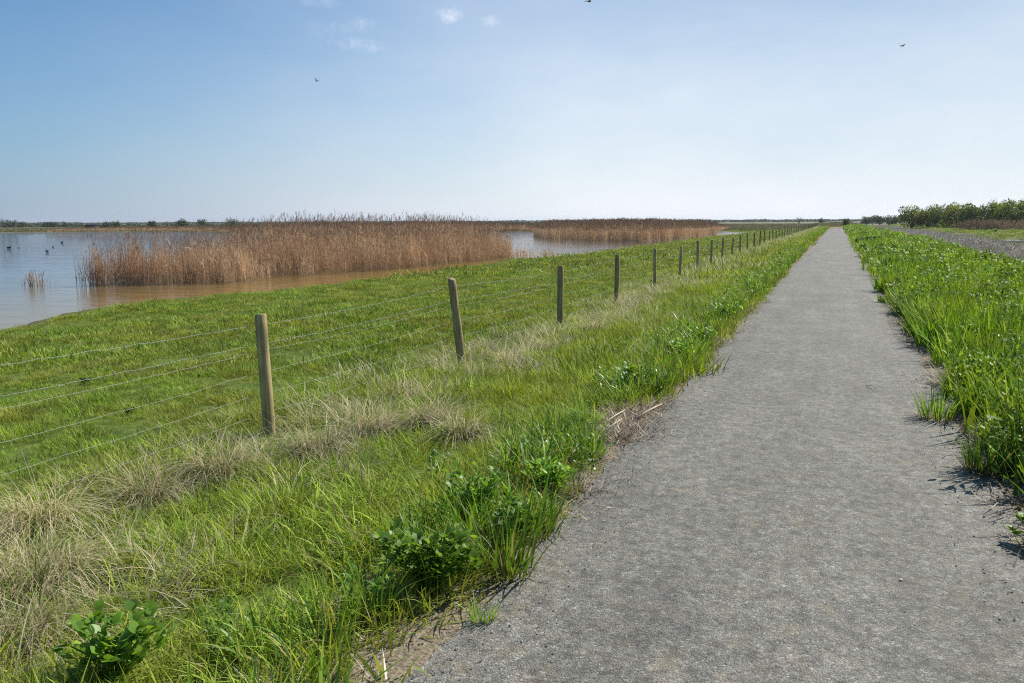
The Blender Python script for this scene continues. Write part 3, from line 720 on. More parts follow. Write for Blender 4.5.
# ------------------------------------------------------------------ reeds
def reed_clump(name, n, rad, H, sw, count, simple=False, mat=None, plume=True):
    out = []
    for c in range(count):
        g = Geo()
        rr = rad * np.sqrt(rng.random(n)); th = rng.uniform(0, 2 * PI, n)
        base = np.stack([rr * np.cos(th), rr * np.sin(th), np.full(n, -0.1)], 1)
        az = rng.uniform(0, 2 * PI, n); Ls = rng.uniform(H[0], H[1], n); ln = rng.uniform(0.0, 0.16, n); dr = rng.uniform(0, 0.08, n)
        rs = rng.random(n)
        add_blades(g, base, az, Ls, sw, ln, dr, 3, 'stem', r=rs)
        if not simple: add_blades(g, base + [0.003, 0.003, 0], az, Ls, sw, ln, dr, 3, 'stem', r=rs, face_jit=0.1)
        k = 4 if not simple else 2                          # dead leaves along the stem
        for j in range(k):
            u = rng.uniform(0.12, 0.85, n)
            h = Ls * (ln * u + dr * u * u); v = Ls * np.sqrt(1 - ln ** 2) * u
            P = base + np.stack([h * np.cos(az), h * np.sin(az), v], 1)
            keep = rng.random(n) < 0.8
            add_blades(g, P[keep], rng.uniform(0, 2 * PI, keep.sum()), rng.uniform(0.2, 0.42, keep.sum()), sw * rng.uniform(1.0, 2.2, keep.sum()), rng.uniform(0.2, 0.8, keep.sum()), rng.uniform(0.0, 0.7, keep.sum()), 3)
        me = g.mesh(name, M['reed'] if mat is None else mat)
        if plume:                                         # nodding plumes: dark, feathery
            g2 = Geo()
            tipx = Ls * (ln + dr); tipz = Ls * (np.sqrt(1 - ln ** 2) - 0.62 * dr ** 2 - 0.25 * dr)
            T = base + np.stack([tipx * np.cos(az), tipx * np.sin(az), tipz], 1)
            wind = 0.6
            for j in range(9 if not simple else 4):
                a = np.full(n, wind) + rng.normal(0, 0.6, n)
                off = rng.uniform(-0.16, 0.02, n)
                keep = rng.random(n) < (0.75 if not simple else 0.9)
                Pk = T + np.stack([0 * off, 0 * off, off], 1)
                add_blades(g2, Pk[keep], a[keep], rng.uniform(0.10, 0.22, keep.sum()), (0.010 if not simple else sw * 1.6) * rng.uniform(0.8, 1.8, keep.sum()), rng.uniform(0.1, 0.5, keep.sum()), rng.uniform(0.1, 0.5, keep.sum()), 2)
            me2 = g2.mesh('t', M['reed_plume'])
            # join the plume into the clump's mesh, with its own material slot
            import bmesh
            me.materials.append(M['reed_plume'])
            bm = bmesh.new(); bm.from_mesh(me); n0 = len(bm.faces); bm.from_mesh(me2); bm.faces.ensure_lookup_table()
            for f in bm.faces[n0:]: f.material_index = 1
            bm.to_mesh(me); bm.free(); bpy.data.meshes.remove(me2)
        out.append(me)
    return out

reed_full = reed_clump('reed_stems', 14, 0.36, (1.7, 2.85), 0.012, 6)
reed_short = reed_clump('reed_stems', 14, 0.34, (1.1, 2.1), 0.012, 5, plume=False)
reed_mid = reed_clump('reed_stems', 18, 0.55, (2.0, 2.7), 0.03, 5, simple=True)
reed_far = reed_clump('reed_stems', 20, 1.2, (1.7, 2.5), 0.07, 5, simple=True)
stub_p = reed_clump('grey_stems', 30, 0.32, (0.18, 0.45), 0.012, 4, simple=True, mat=M['stubble'], plume=False)
stub_far = reed_clump('grey_stems', 30, 0.8, (0.18, 0.45), 0.035, 4, simple=True, mat=M['stubble'], plume=False)

def in_poly(x, y, poly):
    ins = np.zeros(x.shape, bool); n = len(poly)
    for i in range(n):
        a, b = poly[i], poly[(i + 1) % n]
        ins ^= ((a[1] > y) != (b[1] > y)) & (x < (b[0] - a[0]) * (y - a[1]) / ((b[1] - a[1]) or 1e-9) + a[0])
    return ins
def edge_d(x, y, poly):
    d = np.full(x.shape, 1e9)
    for i in range(len(poly)): d = np.minimum(d, seg_dist(x, y, poly[i], poly[(i + 1) % len(poly)]))
    return d
def reed_set(poly, dens, protos, keep=None, zb=WATER_Z, smin=0.85, smax=1.1, sfun=None, tilt=0.05):
    xs = [p[0] for p in poly]; ys = [p[1] for p in poly]
    n = int((max(xs) - min(xs)) * (max(ys) - min(ys)) * dens)
    x = rng.uniform(min(xs), max(xs), n); y = rng.uniform(min(ys), max(ys), n)
    k = in_poly(x, y, poly); x, y = x[k], y[k]
    if keep is not None:
        k = rng.random(len(x)) < keep(x, y); x, y = x[k], y[k]
    n = len(x)
    rot = np.stack([rng.normal(0, tilt, n), rng.normal(0, tilt, n), rng.normal(0.0, 0.5, n)], 1)
    s = rng.uniform(smin, smax, n)
    if sfun is not None: s = s * sfun(x, y)
    return (protos, np.stack([x, y, np.full(n, zb)], 1), rot, s)

BED = [(-28.5, 23.4), (-26.5, 24.4), (-23.8, 26.1), (-23.0, 32.2), (-21.8, 38.6), (-21.0, 47.3), (-21.8, 53), (-25, 57.5), (-30, 57), (-34, 49), (-34.5, 40), (-33.0, 32), (-31.5, 26)]
def bed_keep(x, y):
    e = edge_d(x, y, BED)
    left = sstep(23, 33, y)                               # thin, see-through end on the left
    patch = np.clip(0.55 + 0.7 * noise(x, y, 1.1, 1), 0.08, 1)
    front = np.clip(1.3 - (seg_dist(x, y, BED[0], BED[2]) / 2.0), 0, 1)
    return np.clip(left + (1 - left) * (0.5 * patch * (1 - sstep(1.2, 4.0, e)) + 0.10 + 0.62 * front * (0.4 + 0.6 * patch)), 0, 1) * (0.45 + 0.55 * patch)
hbed = lambda x, y: (0.82 + 0.24 * sstep(28, 40, y)) * np.clip(1.0 + 0.08 * noise(x, y, 1.5, 2), 0.8, 1.15) * (0.72 + 0.28 * sstep(0.0, 2.2, edge_d(x, y, BED)))
sets = [reed_set(BED, 3.4, reed_full, bed_keep, sfun=hbed, tilt=0.08), reed_set(BED, 3.6, reed_short, bed_keep, sfun=hbed, tilt=0.12)]
END = [(-28.9, 22.95), (-28.4, 23.1), (-28.3, 23.6), (-28.8, 23.8)]
FRONT = [(-28.5, 23.5), (-26.4, 24.6), (-23.9, 26.4), (-24.6, 28.2), (-27.0, 26.4), (-28.9, 25.2)]
sets.append(reed_set(FRONT, 5.5, reed_short, lambda x, y: np.clip(0.7 + 0.5 * noise(x, y, 0.9, 1), 0.3, 1), smin=0.9, smax=1.15))
sets.append(reed_set(FRONT, 1.6, reed_full, smin=0.75, smax=0.92))
sets.append(reed_set(END, 16, reed_short, sfun=lambda x, y: 0.95)); sets.append(reed_set(END, 5, reed_full, sfun=lambda x, y: 0.85))
geo_scatter('reed_bed', 'large bed of tall dead brown reeds standing in the lake behind the fence', sets)

BED2 = [(-46, 121), (-38, 106), (-30.5, 100), (-21.5, 96), (-20.3, 104), (-19.0, 122), (-19.5, 142), (-28, 150), (-45, 150), (-52, 138)]
sets = [reed_set(BED2, 3.2, reed_mid, lambda x, y: np.clip(0.6 + noise(x, y, 3, 1), 0.3, 1), sfun=lambda x, y: np.clip(1 + 0.08 * noise(x, y, 4, 2), .85, 1.15) * (0.75 + 0.25 * sstep(0, 3, edge_d(x, y, BED2))))]
geo_scatter('far_reed_bed', 'second bed of reddish brown reeds in the lake, farther off towards the horizon', sets)

BELT = [(-26, 184), (-45, 191), (-75, 177), (-100, 161), (-128, 150), (-137, 147), (-150, 166), (-187, 167), (-206, 154), (-212, 164), (-190, 184), (-150, 186), (-130, 172), (-100, 186), (-75, 200), (-40, 215), (-26, 210)]
sets = [reed_set(BELT, 0.75, reed_far, None, zb=-0.95, sfun=lambda x, y: (1 - 0.35 * sstep(-120, -150, x)) * np.clip(0.92 + 0.15 * noise(x, y, 8, 0), .6, 1.1) * (0.7 + 0.3 * sstep(0, 3, edge_d(x, y, BELT))))]
geo_scatter('far_shore_reeds', 'belt of tan reeds along the far shore of the lake', sets)

def small_reeds(name, px, py, w, depth, h, n, label, group=None):
    x, y = at(px, py, WATER_Z)
    g = Geo()
    n = int(n * 1.8)
    a = rng.normal(0, 1, (n, 2)) * [w / 2.4, depth / 2.4]
    c, s = math.cos(YAW), math.sin(YAW)
    bx = a[:, 0] * c - a[:, 1] * s; by = a[:, 0] * s + a[:, 1] * c
    base = np.stack([bx, by, np.full(n, -0.08)], 1)
    hh = h * rng.uniform(0.45, 1.0, n) * np.exp(-(a[:, 0] / w) ** 2)
    add_blades(g, base, rng.uniform(0, 2 * PI, n), hh, 0.032, rng.uniform(0, 0.25, n), rng.uniform(0, 0.2, n), 3, 'stem')
    u = rng.uniform(0.2, 0.9, (n, 1)); add_blades(g, base + u * np.stack([0 * hh, 0 * hh, hh], 1), rng.uniform(0, 2 * PI, n), 0.28 * rng.uniform(0.5, 1.2, n), 0.03, rng.uniform(0.2, 0.8, n), rng.uniform(0.1, 0.6, n), 3)
    o = link(name, g.mesh(name, M['reed']), None, (x, y, WATER_Z))
    tag(o, label, 'reeds', group)
    return o
small_reeds('reed_tuft', 36, 285, 0.7, 0.4, 0.85, 26, 'small sparse tuft of dead reeds standing alone in open water left of the reed bed', 'reed tufts in open water')
small_reeds('reed_tuft', 522, 257, 1.6, 1.0, 1.1, 70, 'brown reed tuft in the water just right of the large reed bed', 'reed tufts in open water')
small_reeds('reed_tuft', 546, 255, 1.2, 0.6, 0.75, 34, 'low thin reed tuft in the water above the third fence post', 'reed tufts in open water')

# a few tall lone plumes rising above the thin left end of the bed
sets = [reed_set([(-33, 27), (-27, 27), (-25, 34), (-31, 36)], 1.1, reed_full, None, smin=1.0, smax=1.2, tilt=0.1)]
sets[0] = (sets[0][0], sets[0][1], sets[0][2], sets[0][3] * np.array([1.0]))
# --- grey dead stems in the ditch on the right
sets = []
sm = lambda x, y: sstep(5.6, 6.6, x) * (1 - sstep(14.5, 17, x + 1.5 * noise(x, y, 4, 1))) * np.clip(0.75 + 0.5 * noise(x, y, 1.5, 0), 0.2, 1)
for pr_, d0, d1, y0, y1, dn in ((stub_p, 0, 60, 8, 60, 7), (stub_far, 55, 320, 40, 320, 1.6)):
    p = scatter_pts(5.2, 23, y0, y1, dn, d0, d1, sm, tilt=0.15); sets.append((pr_, *p))
geo_scatter('dead_stems', 'grey brown dead stems filling the shallow ditch beyond the right verge', sets)
# --- rough green strip in front of the hedge
sets = []
p = scatter_pts(14, 42, 50, 330, 1.8, 0, 400, lambda x, y: sstep(14.5, 17.5, x + 1.5 * noise(x, y, 4, 1)), sfun=lambda x, y: np.clip(1.2 + 0.4 * noise(x, y, 3, 0), .6, 2)); sets.append((past_far, *p))
p = scatter_pts(14, 42, 50, 330, 0.5, 0, 400, lambda x, y: sstep(14.5, 17.5, x) * np.clip(0.4 + noise(x, y, 5, 0), 0, 1)); sets.append((dry_far, *p))
p = scatter_pts(14, 42, 50, 330, 0.3, 0, 400, lambda x, y: sstep(14.5, 17.5, x) * 1.0, smin=0.5, smax=0.9); sets.append((lush_far, *p))
p = scatter_pts(16, 42, 50, 330, 0.25, 0, 400, lambda x, y: sstep(18, 22, x) * (noise(x, y, 4, 1) > 0.2), smin=1, smax=1.6); sets.append((herb_far, *p))
geo_scatter('field_grass', 'rough green grass strip in front of the hedge on the right', sets)
# --- marsh grass on the flats beyond the lake
sets = []
p = scatter_pts(-330, 10, 140, 480, 0.3, 120, 560, lambda x, y: (water_inside(x, y) < -1) * ((x < -26) | (y > 190)) * 1.0, smin=0.8, smax=1.6); sets.append((marsh_far, *p))
p = scatter_pts(-330, 10, 150, 420, 0.05, 120, 520, lambda x, y: (water_inside(x, y) < -3) * (noise(x, y, 14, 1) > 0.1), smin=1.0, smax=2.0); sets.append((dry_far, *p))
geo_scatter('marsh_grass', 'rough tan and green marsh vegetation on the flats beyond the lake', sets)

# ------------------------------------------------------------------ fence
fence = empty('wire_fence', (-4.5, 5.47, float(ground_z(-4.5, 5.47))))
tag(fence, 'long wire fence on round weathered wooden posts running beside the path to the horizon', 'fence')
FO = Vector(fence.location)
def post_geo(rad, h, sides=18, lx=0.0, ly=0.0, seed=0, seg=12):
    rg = np.random.default_rng(seed); g = Geo()
    ph = rg.uniform(0, 6.28, 4)
    V = []; zs = list(np.linspace(-0.35, h - 0.012, seg)) + [h]
    for zi, z in enumerate(zs):
        for k in range(sides):
            th = 2 * PI * k / sides
            rr = rad * (1 + 0.035 * math.sin(2 * th + ph[0] + z * 1.3) + 0.02 * math.sin(3 * th + ph[1]) + 0.02 * math.sin(z * 7 + ph[2])) * (1.03 - 0.06 * z / h)
            if zi == len(zs) - 1: rr *= 0.88
            zz = z + (0.012 * math.cos(th + ph[3]) if z > h - 0.02 else 0)
            V.append((rr * math.cos(th) + lx * z / h, rr * math.sin(th) + ly * z / h, zz))
    n = len(zs)
    q = [[i * sides + k, i * sides + (k + 1) % sides, (i + 1) * sides + (k + 1) % sides, (i + 1) * sides + k] for i in range(n - 1) for k in range(sides)]
    V.append((lx, ly, h + 0.003)); c = len(V) - 1
    t = [[c, (n - 1) * sides + k, (n - 1) * sides + (k + 1) % sides] for k in range(sides)]
    g.add(V, q, t)
    return g
post_y = [-2.2, 1.75, 5.47, 9.10, 13.14, 17.23, 21.4] + [21.4 + 4.0 * k for k in range(1, 52)]
posts = []
def fence_x(y): return -4.55 - 0.42 * float(sstep(18, 45, y))
def cam_lean(dx_right, dy_away):
    c, s = math.cos(YAW), math.sin(YAW)
    return dx_right * c - dy_away * s, dx_right * s + dy_away * c
LEAN = {2: (-0.035, 0.03), 3: (-0.13, 0.02), 4: (0.0, 0.0), 5: (0.01, 0), 6: (-0.01, 0), 11: (-0.07, 0)}
rp_ = random.Random(4)
protos_post = [post_geo(0.052, 1.06, seed=s).mesh('post', M['post'], True) for s in range(3)]
for i, y in enumerate(post_y):
    x = fence_x(y) + {2: -0.08, 3: 0.08, 4: 0.05}.get(i, rp_.uniform(-0.02, 0.02))
    z = float(ground_z(x, y)) - 0.04; h = {0: 1.3, 1: 1.28, 2: 1.13, 3: 1.22, 4: 1.17}.get(i, 1.14 + rp_.uniform(-0.04, 0.05))
    lr, la = LEAN.get(i, (rp_.uniform(-0.035, 0.035), rp_.uniform(-0.03, 0.03)))
    lx, ly = cam_lean(lr, la)
    rad = 0.054 if i < 5 else 0.052 * rp_.uniform(0.85, 1.08)
    if i < 10:
        o = link('post', post_geo(rad, h, lx=lx, ly=ly, seed=i).mesh('post', M['post'], True), fence)
    else:
        o = link('post', protos_post[i % 3], fence); o.scale = (rad / 0.052, rad / 0.052, h / 1.06)
        o.rotation_euler = (-ly, lx, rp_.uniform(0, 6)); 
    if i == 2: o['label'] = 'nearest upright weathered post'
    if i == 3: o['label'] = 'pale post leaning to the left'
    o.location = Vector((x, y, z)) - FO
    posts.append((x, y, z, h, lx, ly))
HT = [1.02, 0.85, 0.79, 0.60, 0.41, 0.23]
for wi, ht in enumerate(HT):
    g = Geo(); pts = []
    barbed = wi < 2
    for j in range(len(posts) - 1):
        a, b = posts[j], posts[j + 1]
        pa = Vector((a[0] + a[4] * ht - 0.058, a[1] + a[5] * ht, a[2] + ht * a[3] / 1.12)); pb = Vector((b[0] + b[4] * ht - 0.058, b[1] + b[5] * ht, b[2] + ht * b[3] / 1.12))
        n = 28 if j < 7 else (6 if j < 20 else 2)
        sag = 0.012 + 0.02 * rp_.random()
        for k in range(n):
            t = k / n; p = pa.lerp(pb, t); p.z -= sag * 4 * t * (1 - t)
            if 0 < k: p += Vector((rp_.gauss(0, 0.0022), 0, rp_.gauss(0, 0.0026)))
            pts.append(p - FO)
    pts.append(pb - FO)
    rads = [0.0012 if p.y + FO.y < 30 else 0.0022 for p in pts]
    add_tube(g, pts, rads, 5, 0.5, True)
    if barbed:
        yy = -2.0
        k = 0
        while yy < 40:
            while k < len(pts) - 2 and pts[k + 1].y + FO.y < yy: k += 1
            a, b = pts[k], pts[k + 1]; t = (yy - FO.y - a.y) / max(1e-6, b.y - a.y); p = a.lerp(b, t)
            for q_ in range(2):
                d = Vector((rp_.gauss(0, 1), rp_.gauss(0, 0.5), rp_.gauss(0, 1))).normalized() * 0.016
                add_tube(g, [p - d, p + d], 0.0014, 3, 0.5, False)
            add_tube(g, [p - Vector((0, 0.007, 0)), p + Vector((0, 0.007, 0))], 0.0025, 5, 0.5, True)
            yy += 0.11
    o = link('wire', g.mesh('wire', M['wire']), fence)
    if barbed: o['label'] = 'barbed strand' if wi else 'topmost barbed strand'
# upright stays of the stock netting between the first posts
for j, (a, b) in enumerate(zip(posts[:9], posts[1:10])):
    pass

# ------------------------------------------------------------------ dry tussocks (countable, near ones)
def tussock(px, py, rad, h, n, label, bias=(0.6, -0.6), green=0.2, width=0.0052):
    x, y = at(px, py, -0.25 if px < 520 else -0.2)
    z = float(ground_z(x, y))
    g = Geo(); n = int(n * 1.05)
    rr = rad * 0.75 * np.sqrt(rng.random(n)); th = rng.uniform(0, 2 * PI, n)
    base = np.stack([rr * np.cos(th), rr * np.sin(th), np.full(n, -0.02)], 1)
    dirx = np.cos(th) * 0.45 + bias[0] * 1.2 + rng.normal(0, 0.5, n); diry = np.sin(th) * 0.45 + bias[1] * 1.2 + rng.normal(0, 0.5, n)
    r = np.where(rng.random(n) < green, rng.uniform(0.83, 1, n), rng.uniform(0, 0.79, n))
    n = n; add_blades(g, base, np.arctan2(diry, dirx), rng.uniform(0.55, 1.15, n) * h * 1.4, rng.uniform(0.6, 1.4, n) * width,
               rng.uniform(0.05, 0.75, n), rng.uniform(0.25, 1.25, n), 7, 'blade', r=r)
    o = link('grass_tussock', g.mesh('grass_tussock', M['dry']), None, (x, y, z))
    tag(o, label, 'tussock', 'dry grass tussocks on the verge')
    return o
TUS = [
    (462, 452, 0.16, 0.34, 300, 'upright dry tussock right of the tall pale one, near the path side'),
    (222, 470, 0.26, 0.36, 620, 'large straw-coloured tussock just left of the nearest post'),
    (150, 492, 0.20, 0.30, 380, 'smaller dry tussock second to the left of the nearest post'),
    (318, 452, 0.24, 0.33, 520, 'tangled dry tussock just right of the nearest post'),
    (372, 430, 0.24, 0.36, 560, 'dry tussock midway between the two nearest posts'),
    (432, 432, 0.22, 0.38, 520, 'tall pale tussock left of the foot of the leaning post'),
    (405, 395, 0.18, 0.28, 360, 'low dry tussock behind, between the two nearest posts'),
    (508, 360, 0.24, 0.30, 420, 'dry tussock right of the foot of the leaning post'),
    (545, 345, 0.20, 0.28, 340, 'dry tussock before the third post'),
    (590, 328, 0.26, 0.36, 420, 'bushy brown tussock right of the third post'),
    (30, 590, 0.30, 0.42, 800, 'big drooping straw tussock at the lower left edge'),
    (20, 660, 0.26, 0.38, 620, 'straw tussock in the bottom left corner'),
    (40, 520, 0.24, 0.36, 520, 'dry tussock at the left edge under the lowest wire'),
    (105, 560, 0.16, 0.24, 260, 'small flattened dry tussock in green grass at lower left'),
    (205, 600, 0.14, 0.22, 180, 'small thin dry tussock low in the verge grass at left'),
]
for px, py, rad, h, n, lab in TUS:
    tussock(px, py, rad, h, n, lab)

# stray tall dead stalks in the near verge: long pale stems leaning
g = Geo()
st = []
for px, py in [(40, 500), (60, 505), (25, 480), (95, 500), (125, 480), (10, 530), (300, 430), (350, 470), (405, 480), (395, 475), (555, 330), (330, 400), (440, 450), (210, 500), (140, 470), (620, 330), (480, 400), (575, 400), (532, 420), (660, 330), (250, 420), (30, 560), (75, 470)]:
    x, y = at(px, py, -0.25); st.append((x, y, float(ground_z(x, y))))
st = np.array(st); n = len(st)
add_blades(g, st, rng.uniform(1.8, 4.2, n), rng.uniform(0.25, 0.5, n), 0.0035, rng.uniform(0.1, 0.6, n), rng.uniform(-0.05, 0.15, n), 4, 'stem', r=rng.uniform(0.5, 1, n))
tag(link('dead_stalks', g.mesh('dead_stalks', M['litter'])), 'thin pale dead stalks sticking out of the verge grass', kind='stuff')

# ------------------------------------------------------------------ individual plants beside the path
def coarse_tuft(name, px, py, rad, h, n, label, mat='coarse', w=0.011, cat='grass tuft', group='coarse grass tufts at the path edges', z0=0.0):
    x, y = at(px, py, z0); z = float(ground_z(x, y)); g = Geo()
    rr = rad * np.sqrt(rng.random(n)); th = rng.uniform(0, 2 * PI, n)
    base = np.stack([rr * np.cos(th), rr * np.sin(th), np.full(n, -0.01)], 1)
    add_blades(g, base, th + rng.normal(0, 0.7, n), rng.uniform(0.5, 1.1, n) * h * 1.1, rng.uniform(0.6, 1.25, n) * w, rng.uniform(0.02, 0.45, n), rng.uniform(0.0, 0.45, n), 7, 'blade')
    k = n // 5                                      # dead sheaths at the foot
    th = rng.uniform(0, 2 * PI, k); base = np.stack([rad * 0.9 * np.cos(th), rad * 0.9 * np.sin(th), np.full(k, 0.0)], 1)
    add_blades(g, base, th + rng.normal(0, 0.5, k), rng.uniform(0.3, 0.6, k) * h, w * 0.6, rng.uniform(0.4, 0.9, k), rng.uniform(0.1, 0.6, k), 5, 'blade', r=rng.uniform(0.95, 1, k))
    o = link(name, g.mesh(name, M[mat]), None, (x, y, z)); tag(o, label, cat, group)
    return o
coarse_tuft('grass_tuft', 988, 474, 0.13, 0.34, 130, 'dense bright green grass tuft at the right path edge casting a shadow on the gravel', mat='coarse', w=0.010)
coarse_tuft('grass_tuft', 482, 622, 0.045, 0.13, 42, 'small lone grass tuft growing on the gravel at the left path edge', w=0.007)
coarse_tuft('grass_tuft', 505, 572, 0.13, 0.34, 110, 'tall broad-bladed grass tuft at the left path edge right of the leafy plant', w=0.013)
coarse_tuft('grass_tuft', 470, 535, 0.14, 0.32, 90, 'broad-bladed grass tuft behind the leafy plant', w=0.012)
coarse_tuft('grass_tuft', 540, 535, 0.10, 0.26, 80, 'lower yellow-green tuft at the left path edge above the tall tuft', w=0.010)
coarse_tuft('grass_tuft', 372, 612, 0.08, 0.34, 44, 'upright grass tuft with curling pale blades left of the leafy plant', w=0.011)
coarse_tuft('grass_tuft', 574, 494, 0.05, 0.12, 40, 'small tuft on bare soil at the left path edge', w=0.007)
coarse_tuft('grass_tuft', 320, 668, 0.12, 0.20, 90, 'short bright grass tuft at the bottom edge of the verge', w=0.008)
coarse_tuft('grass_tuft', 935, 420, 0.12, 0.30, 110, 'green tuft leaning over the right path edge above the dense tuft', w=0.010)
coarse_tuft('grass_tuft', 655, 392, 0.16, 0.36, 120, 'upright tuft at the left path edge above the bare litter patch', w=0.012)
coarse_tuft('grass_tuft', 884, 303, 0.14, 0.22, 70, 'small isolated tuft at the right path edge far up the path', w=0.016)

def leafy_plant(px, py, rad, h, nst, nleaf, ll, lw, label, z0=0.0):
    x, y = at(px, py, z0); z = float(ground_z(x, y))
    root = empty('leafy_plant', (x, y, z)); tag(root, label, 'plant', 'leafy plants in the verge')
    gs, gl = Geo(), Geo()
    for s in range(nst):
        th = rng.uniform(0, 2 * PI); le = rng.uniform(0.1, 0.75); hh = h * rng.uniform(0.65, 1.0)
        b = Vector((0.03 * math.cos(th), 0.03 * math.sin(th), -0.02))
        tip = b + Vector((math.cos(th) * le * rad, math.sin(th) * le * rad, hh * (1 - 0.25 * le)))
        mid = b.lerp(tip, 0.45) + Vector((-math.cos(th) * 0.02, -math.sin(th) * 0.02, 0.03))
        add_tube(gs, [b, mid, tip], [0.006, 0.0045, 0.002], 5, 0.6, True)
        for kk in range(max(3, nleaf // nst // 3)):     # leaves in threes on short side stalks
            u = rng.uniform(0.3, 1.0); p = b.lerp(tip, float(u)); a = rng.uniform(0, 2 * PI)
            q_ = p + Vector((math.cos(a), math.sin(a), 0.45)) * rng.uniform(0.02, 0.06)
            add_tube(gs, [p, q_], [0.002, 0.0012], 3, 0.8, False)
            P = np.array([list(q_)] * 3)
            add_blades(gl, P, a + np.array([-0.9, 0, 0.9]) + rng.normal(0, 0.25, 3), ll * rng.uniform(0.6, 1.2, 3), lw * rng.uniform(0.75, 1.15, 3), rng.uniform(0.45, 0.9, 3), rng.uniform(0.0, 0.45, 3), 5, 'leaf', face_jit=0.25)
    link('stem', gs.mesh('stem', M['leafy']), root); link('foliage', gl.mesh('foliage', M['leafy']), root)
    return root
leafy_plant(432, 592, 0.27, 0.34, 24, 900, 0.040, 0.030, 'round-leaved leafy green plant at the left path edge in the foreground')
leafy_plant(118, 692, 0.20, 0.27, 16, 420, 0.042, 0.032, 'blue-green leafy plant with pale shiny leaves at the bottom left', z0=-0.1)
leafy_plant(1030, 550, 0.14, 0.16, 9, 90, 0.06, 0.045, 'broad-leaved plant at the right picture edge beside the gravel')
leafy_plant(515, 545, 0.16, 0.26, 12, 260, 0.04, 0.026, 'small leafy plant between the grass tufts at the left path edge')
leafy_plant(478, 512, 0.20, 0.30, 16, 420, 0.046, 0.026, 'yellow-green leafy plant behind the tall broad-bladed tuft at the left path edge')
leafy_plant(548, 492, 0.15, 0.22, 12, 260, 0.044, 0.026, 'low leafy plant at the path edge between the tall tuft and the litter patch')
leafy_plant(632, 388, 0.22, 0.30, 14, 360, 0.050, 0.028, 'leafy plant among upright blades just above the bare litter patch')
leafy_plant(682, 362, 0.20, 0.28, 12, 260, 0.050, 0.030, 'lower leafy plant at the left path edge between two larger ones')
leafy_plant(700, 345, 0.24, 0.30, 12, 240, 0.05, 0.032, 'leafy plant at the left path edge farther up the path')
leafy_plant(726, 322, 0.30, 0.34, 12, 240, 0.06, 0.035, 'dark leafy plant at the left path edge beyond the upright tuft')

# twigs lying in the litter
def stick(p0, p1, rad, label, group='sticks lying in the litter', z=0.03):
    a = Vector((*at(*p0, z), z)); b = Vector((*at(*p1, z), z + 0.01)); m_ = a.lerp(b, 0.5) + Vector((0.01, 0.01, 0.012))
    g = Geo(); add_tube(g, [(a - m_), (0, 0, 0), (b - m_)], [rad, rad * 0.9, rad * 0.5], 6, 0.8, True)
    o = link('stick', g.mesh('stick', M['litter']), None, m_); tag(o, label, 'stick', group)
stick((603, 424), (625, 411), 0.007, 'short pale stick on the litter patch beside the path, upper of the two parallel ones')
stick((606, 430), (622, 420), 0.006, 'shorter pale stick on the litter patch beside the path, lower of the two parallel ones')
stick((636, 418), (662, 405), 0.008, 'longest pale stick lying across the edge of the gravel')
stick((866, 385), (876, 390), 0.004, 'tiny dark stick lying in the middle of the gravel path', group='bits lying on the gravel')
def stone(px, py, r_, label):
    x, y = at(px, py, 0.02); me = pm_[0].copy(); me.materials.clear(); me.materials.append(M['stone'])
    o = link('stone', me, None, (x, y, 0.022 + r_ * 0.4)); o.scale = (r_, r_ * 0.8, r_); tag(o, label, 'stone', 'pale stones on the path')
stone(901, 581, 0.011, 'single white stone lying on the gravel in the lower right')
stone(1007, 581, 0.009, 'pale stone nearest the right picture edge, upper one')
stone(1013, 591, 0.009, 'pale stone nearest the right picture edge, lower one')
stone(994, 495, 0.014, 'pale stone beside the dense grass tuft at the right edge')

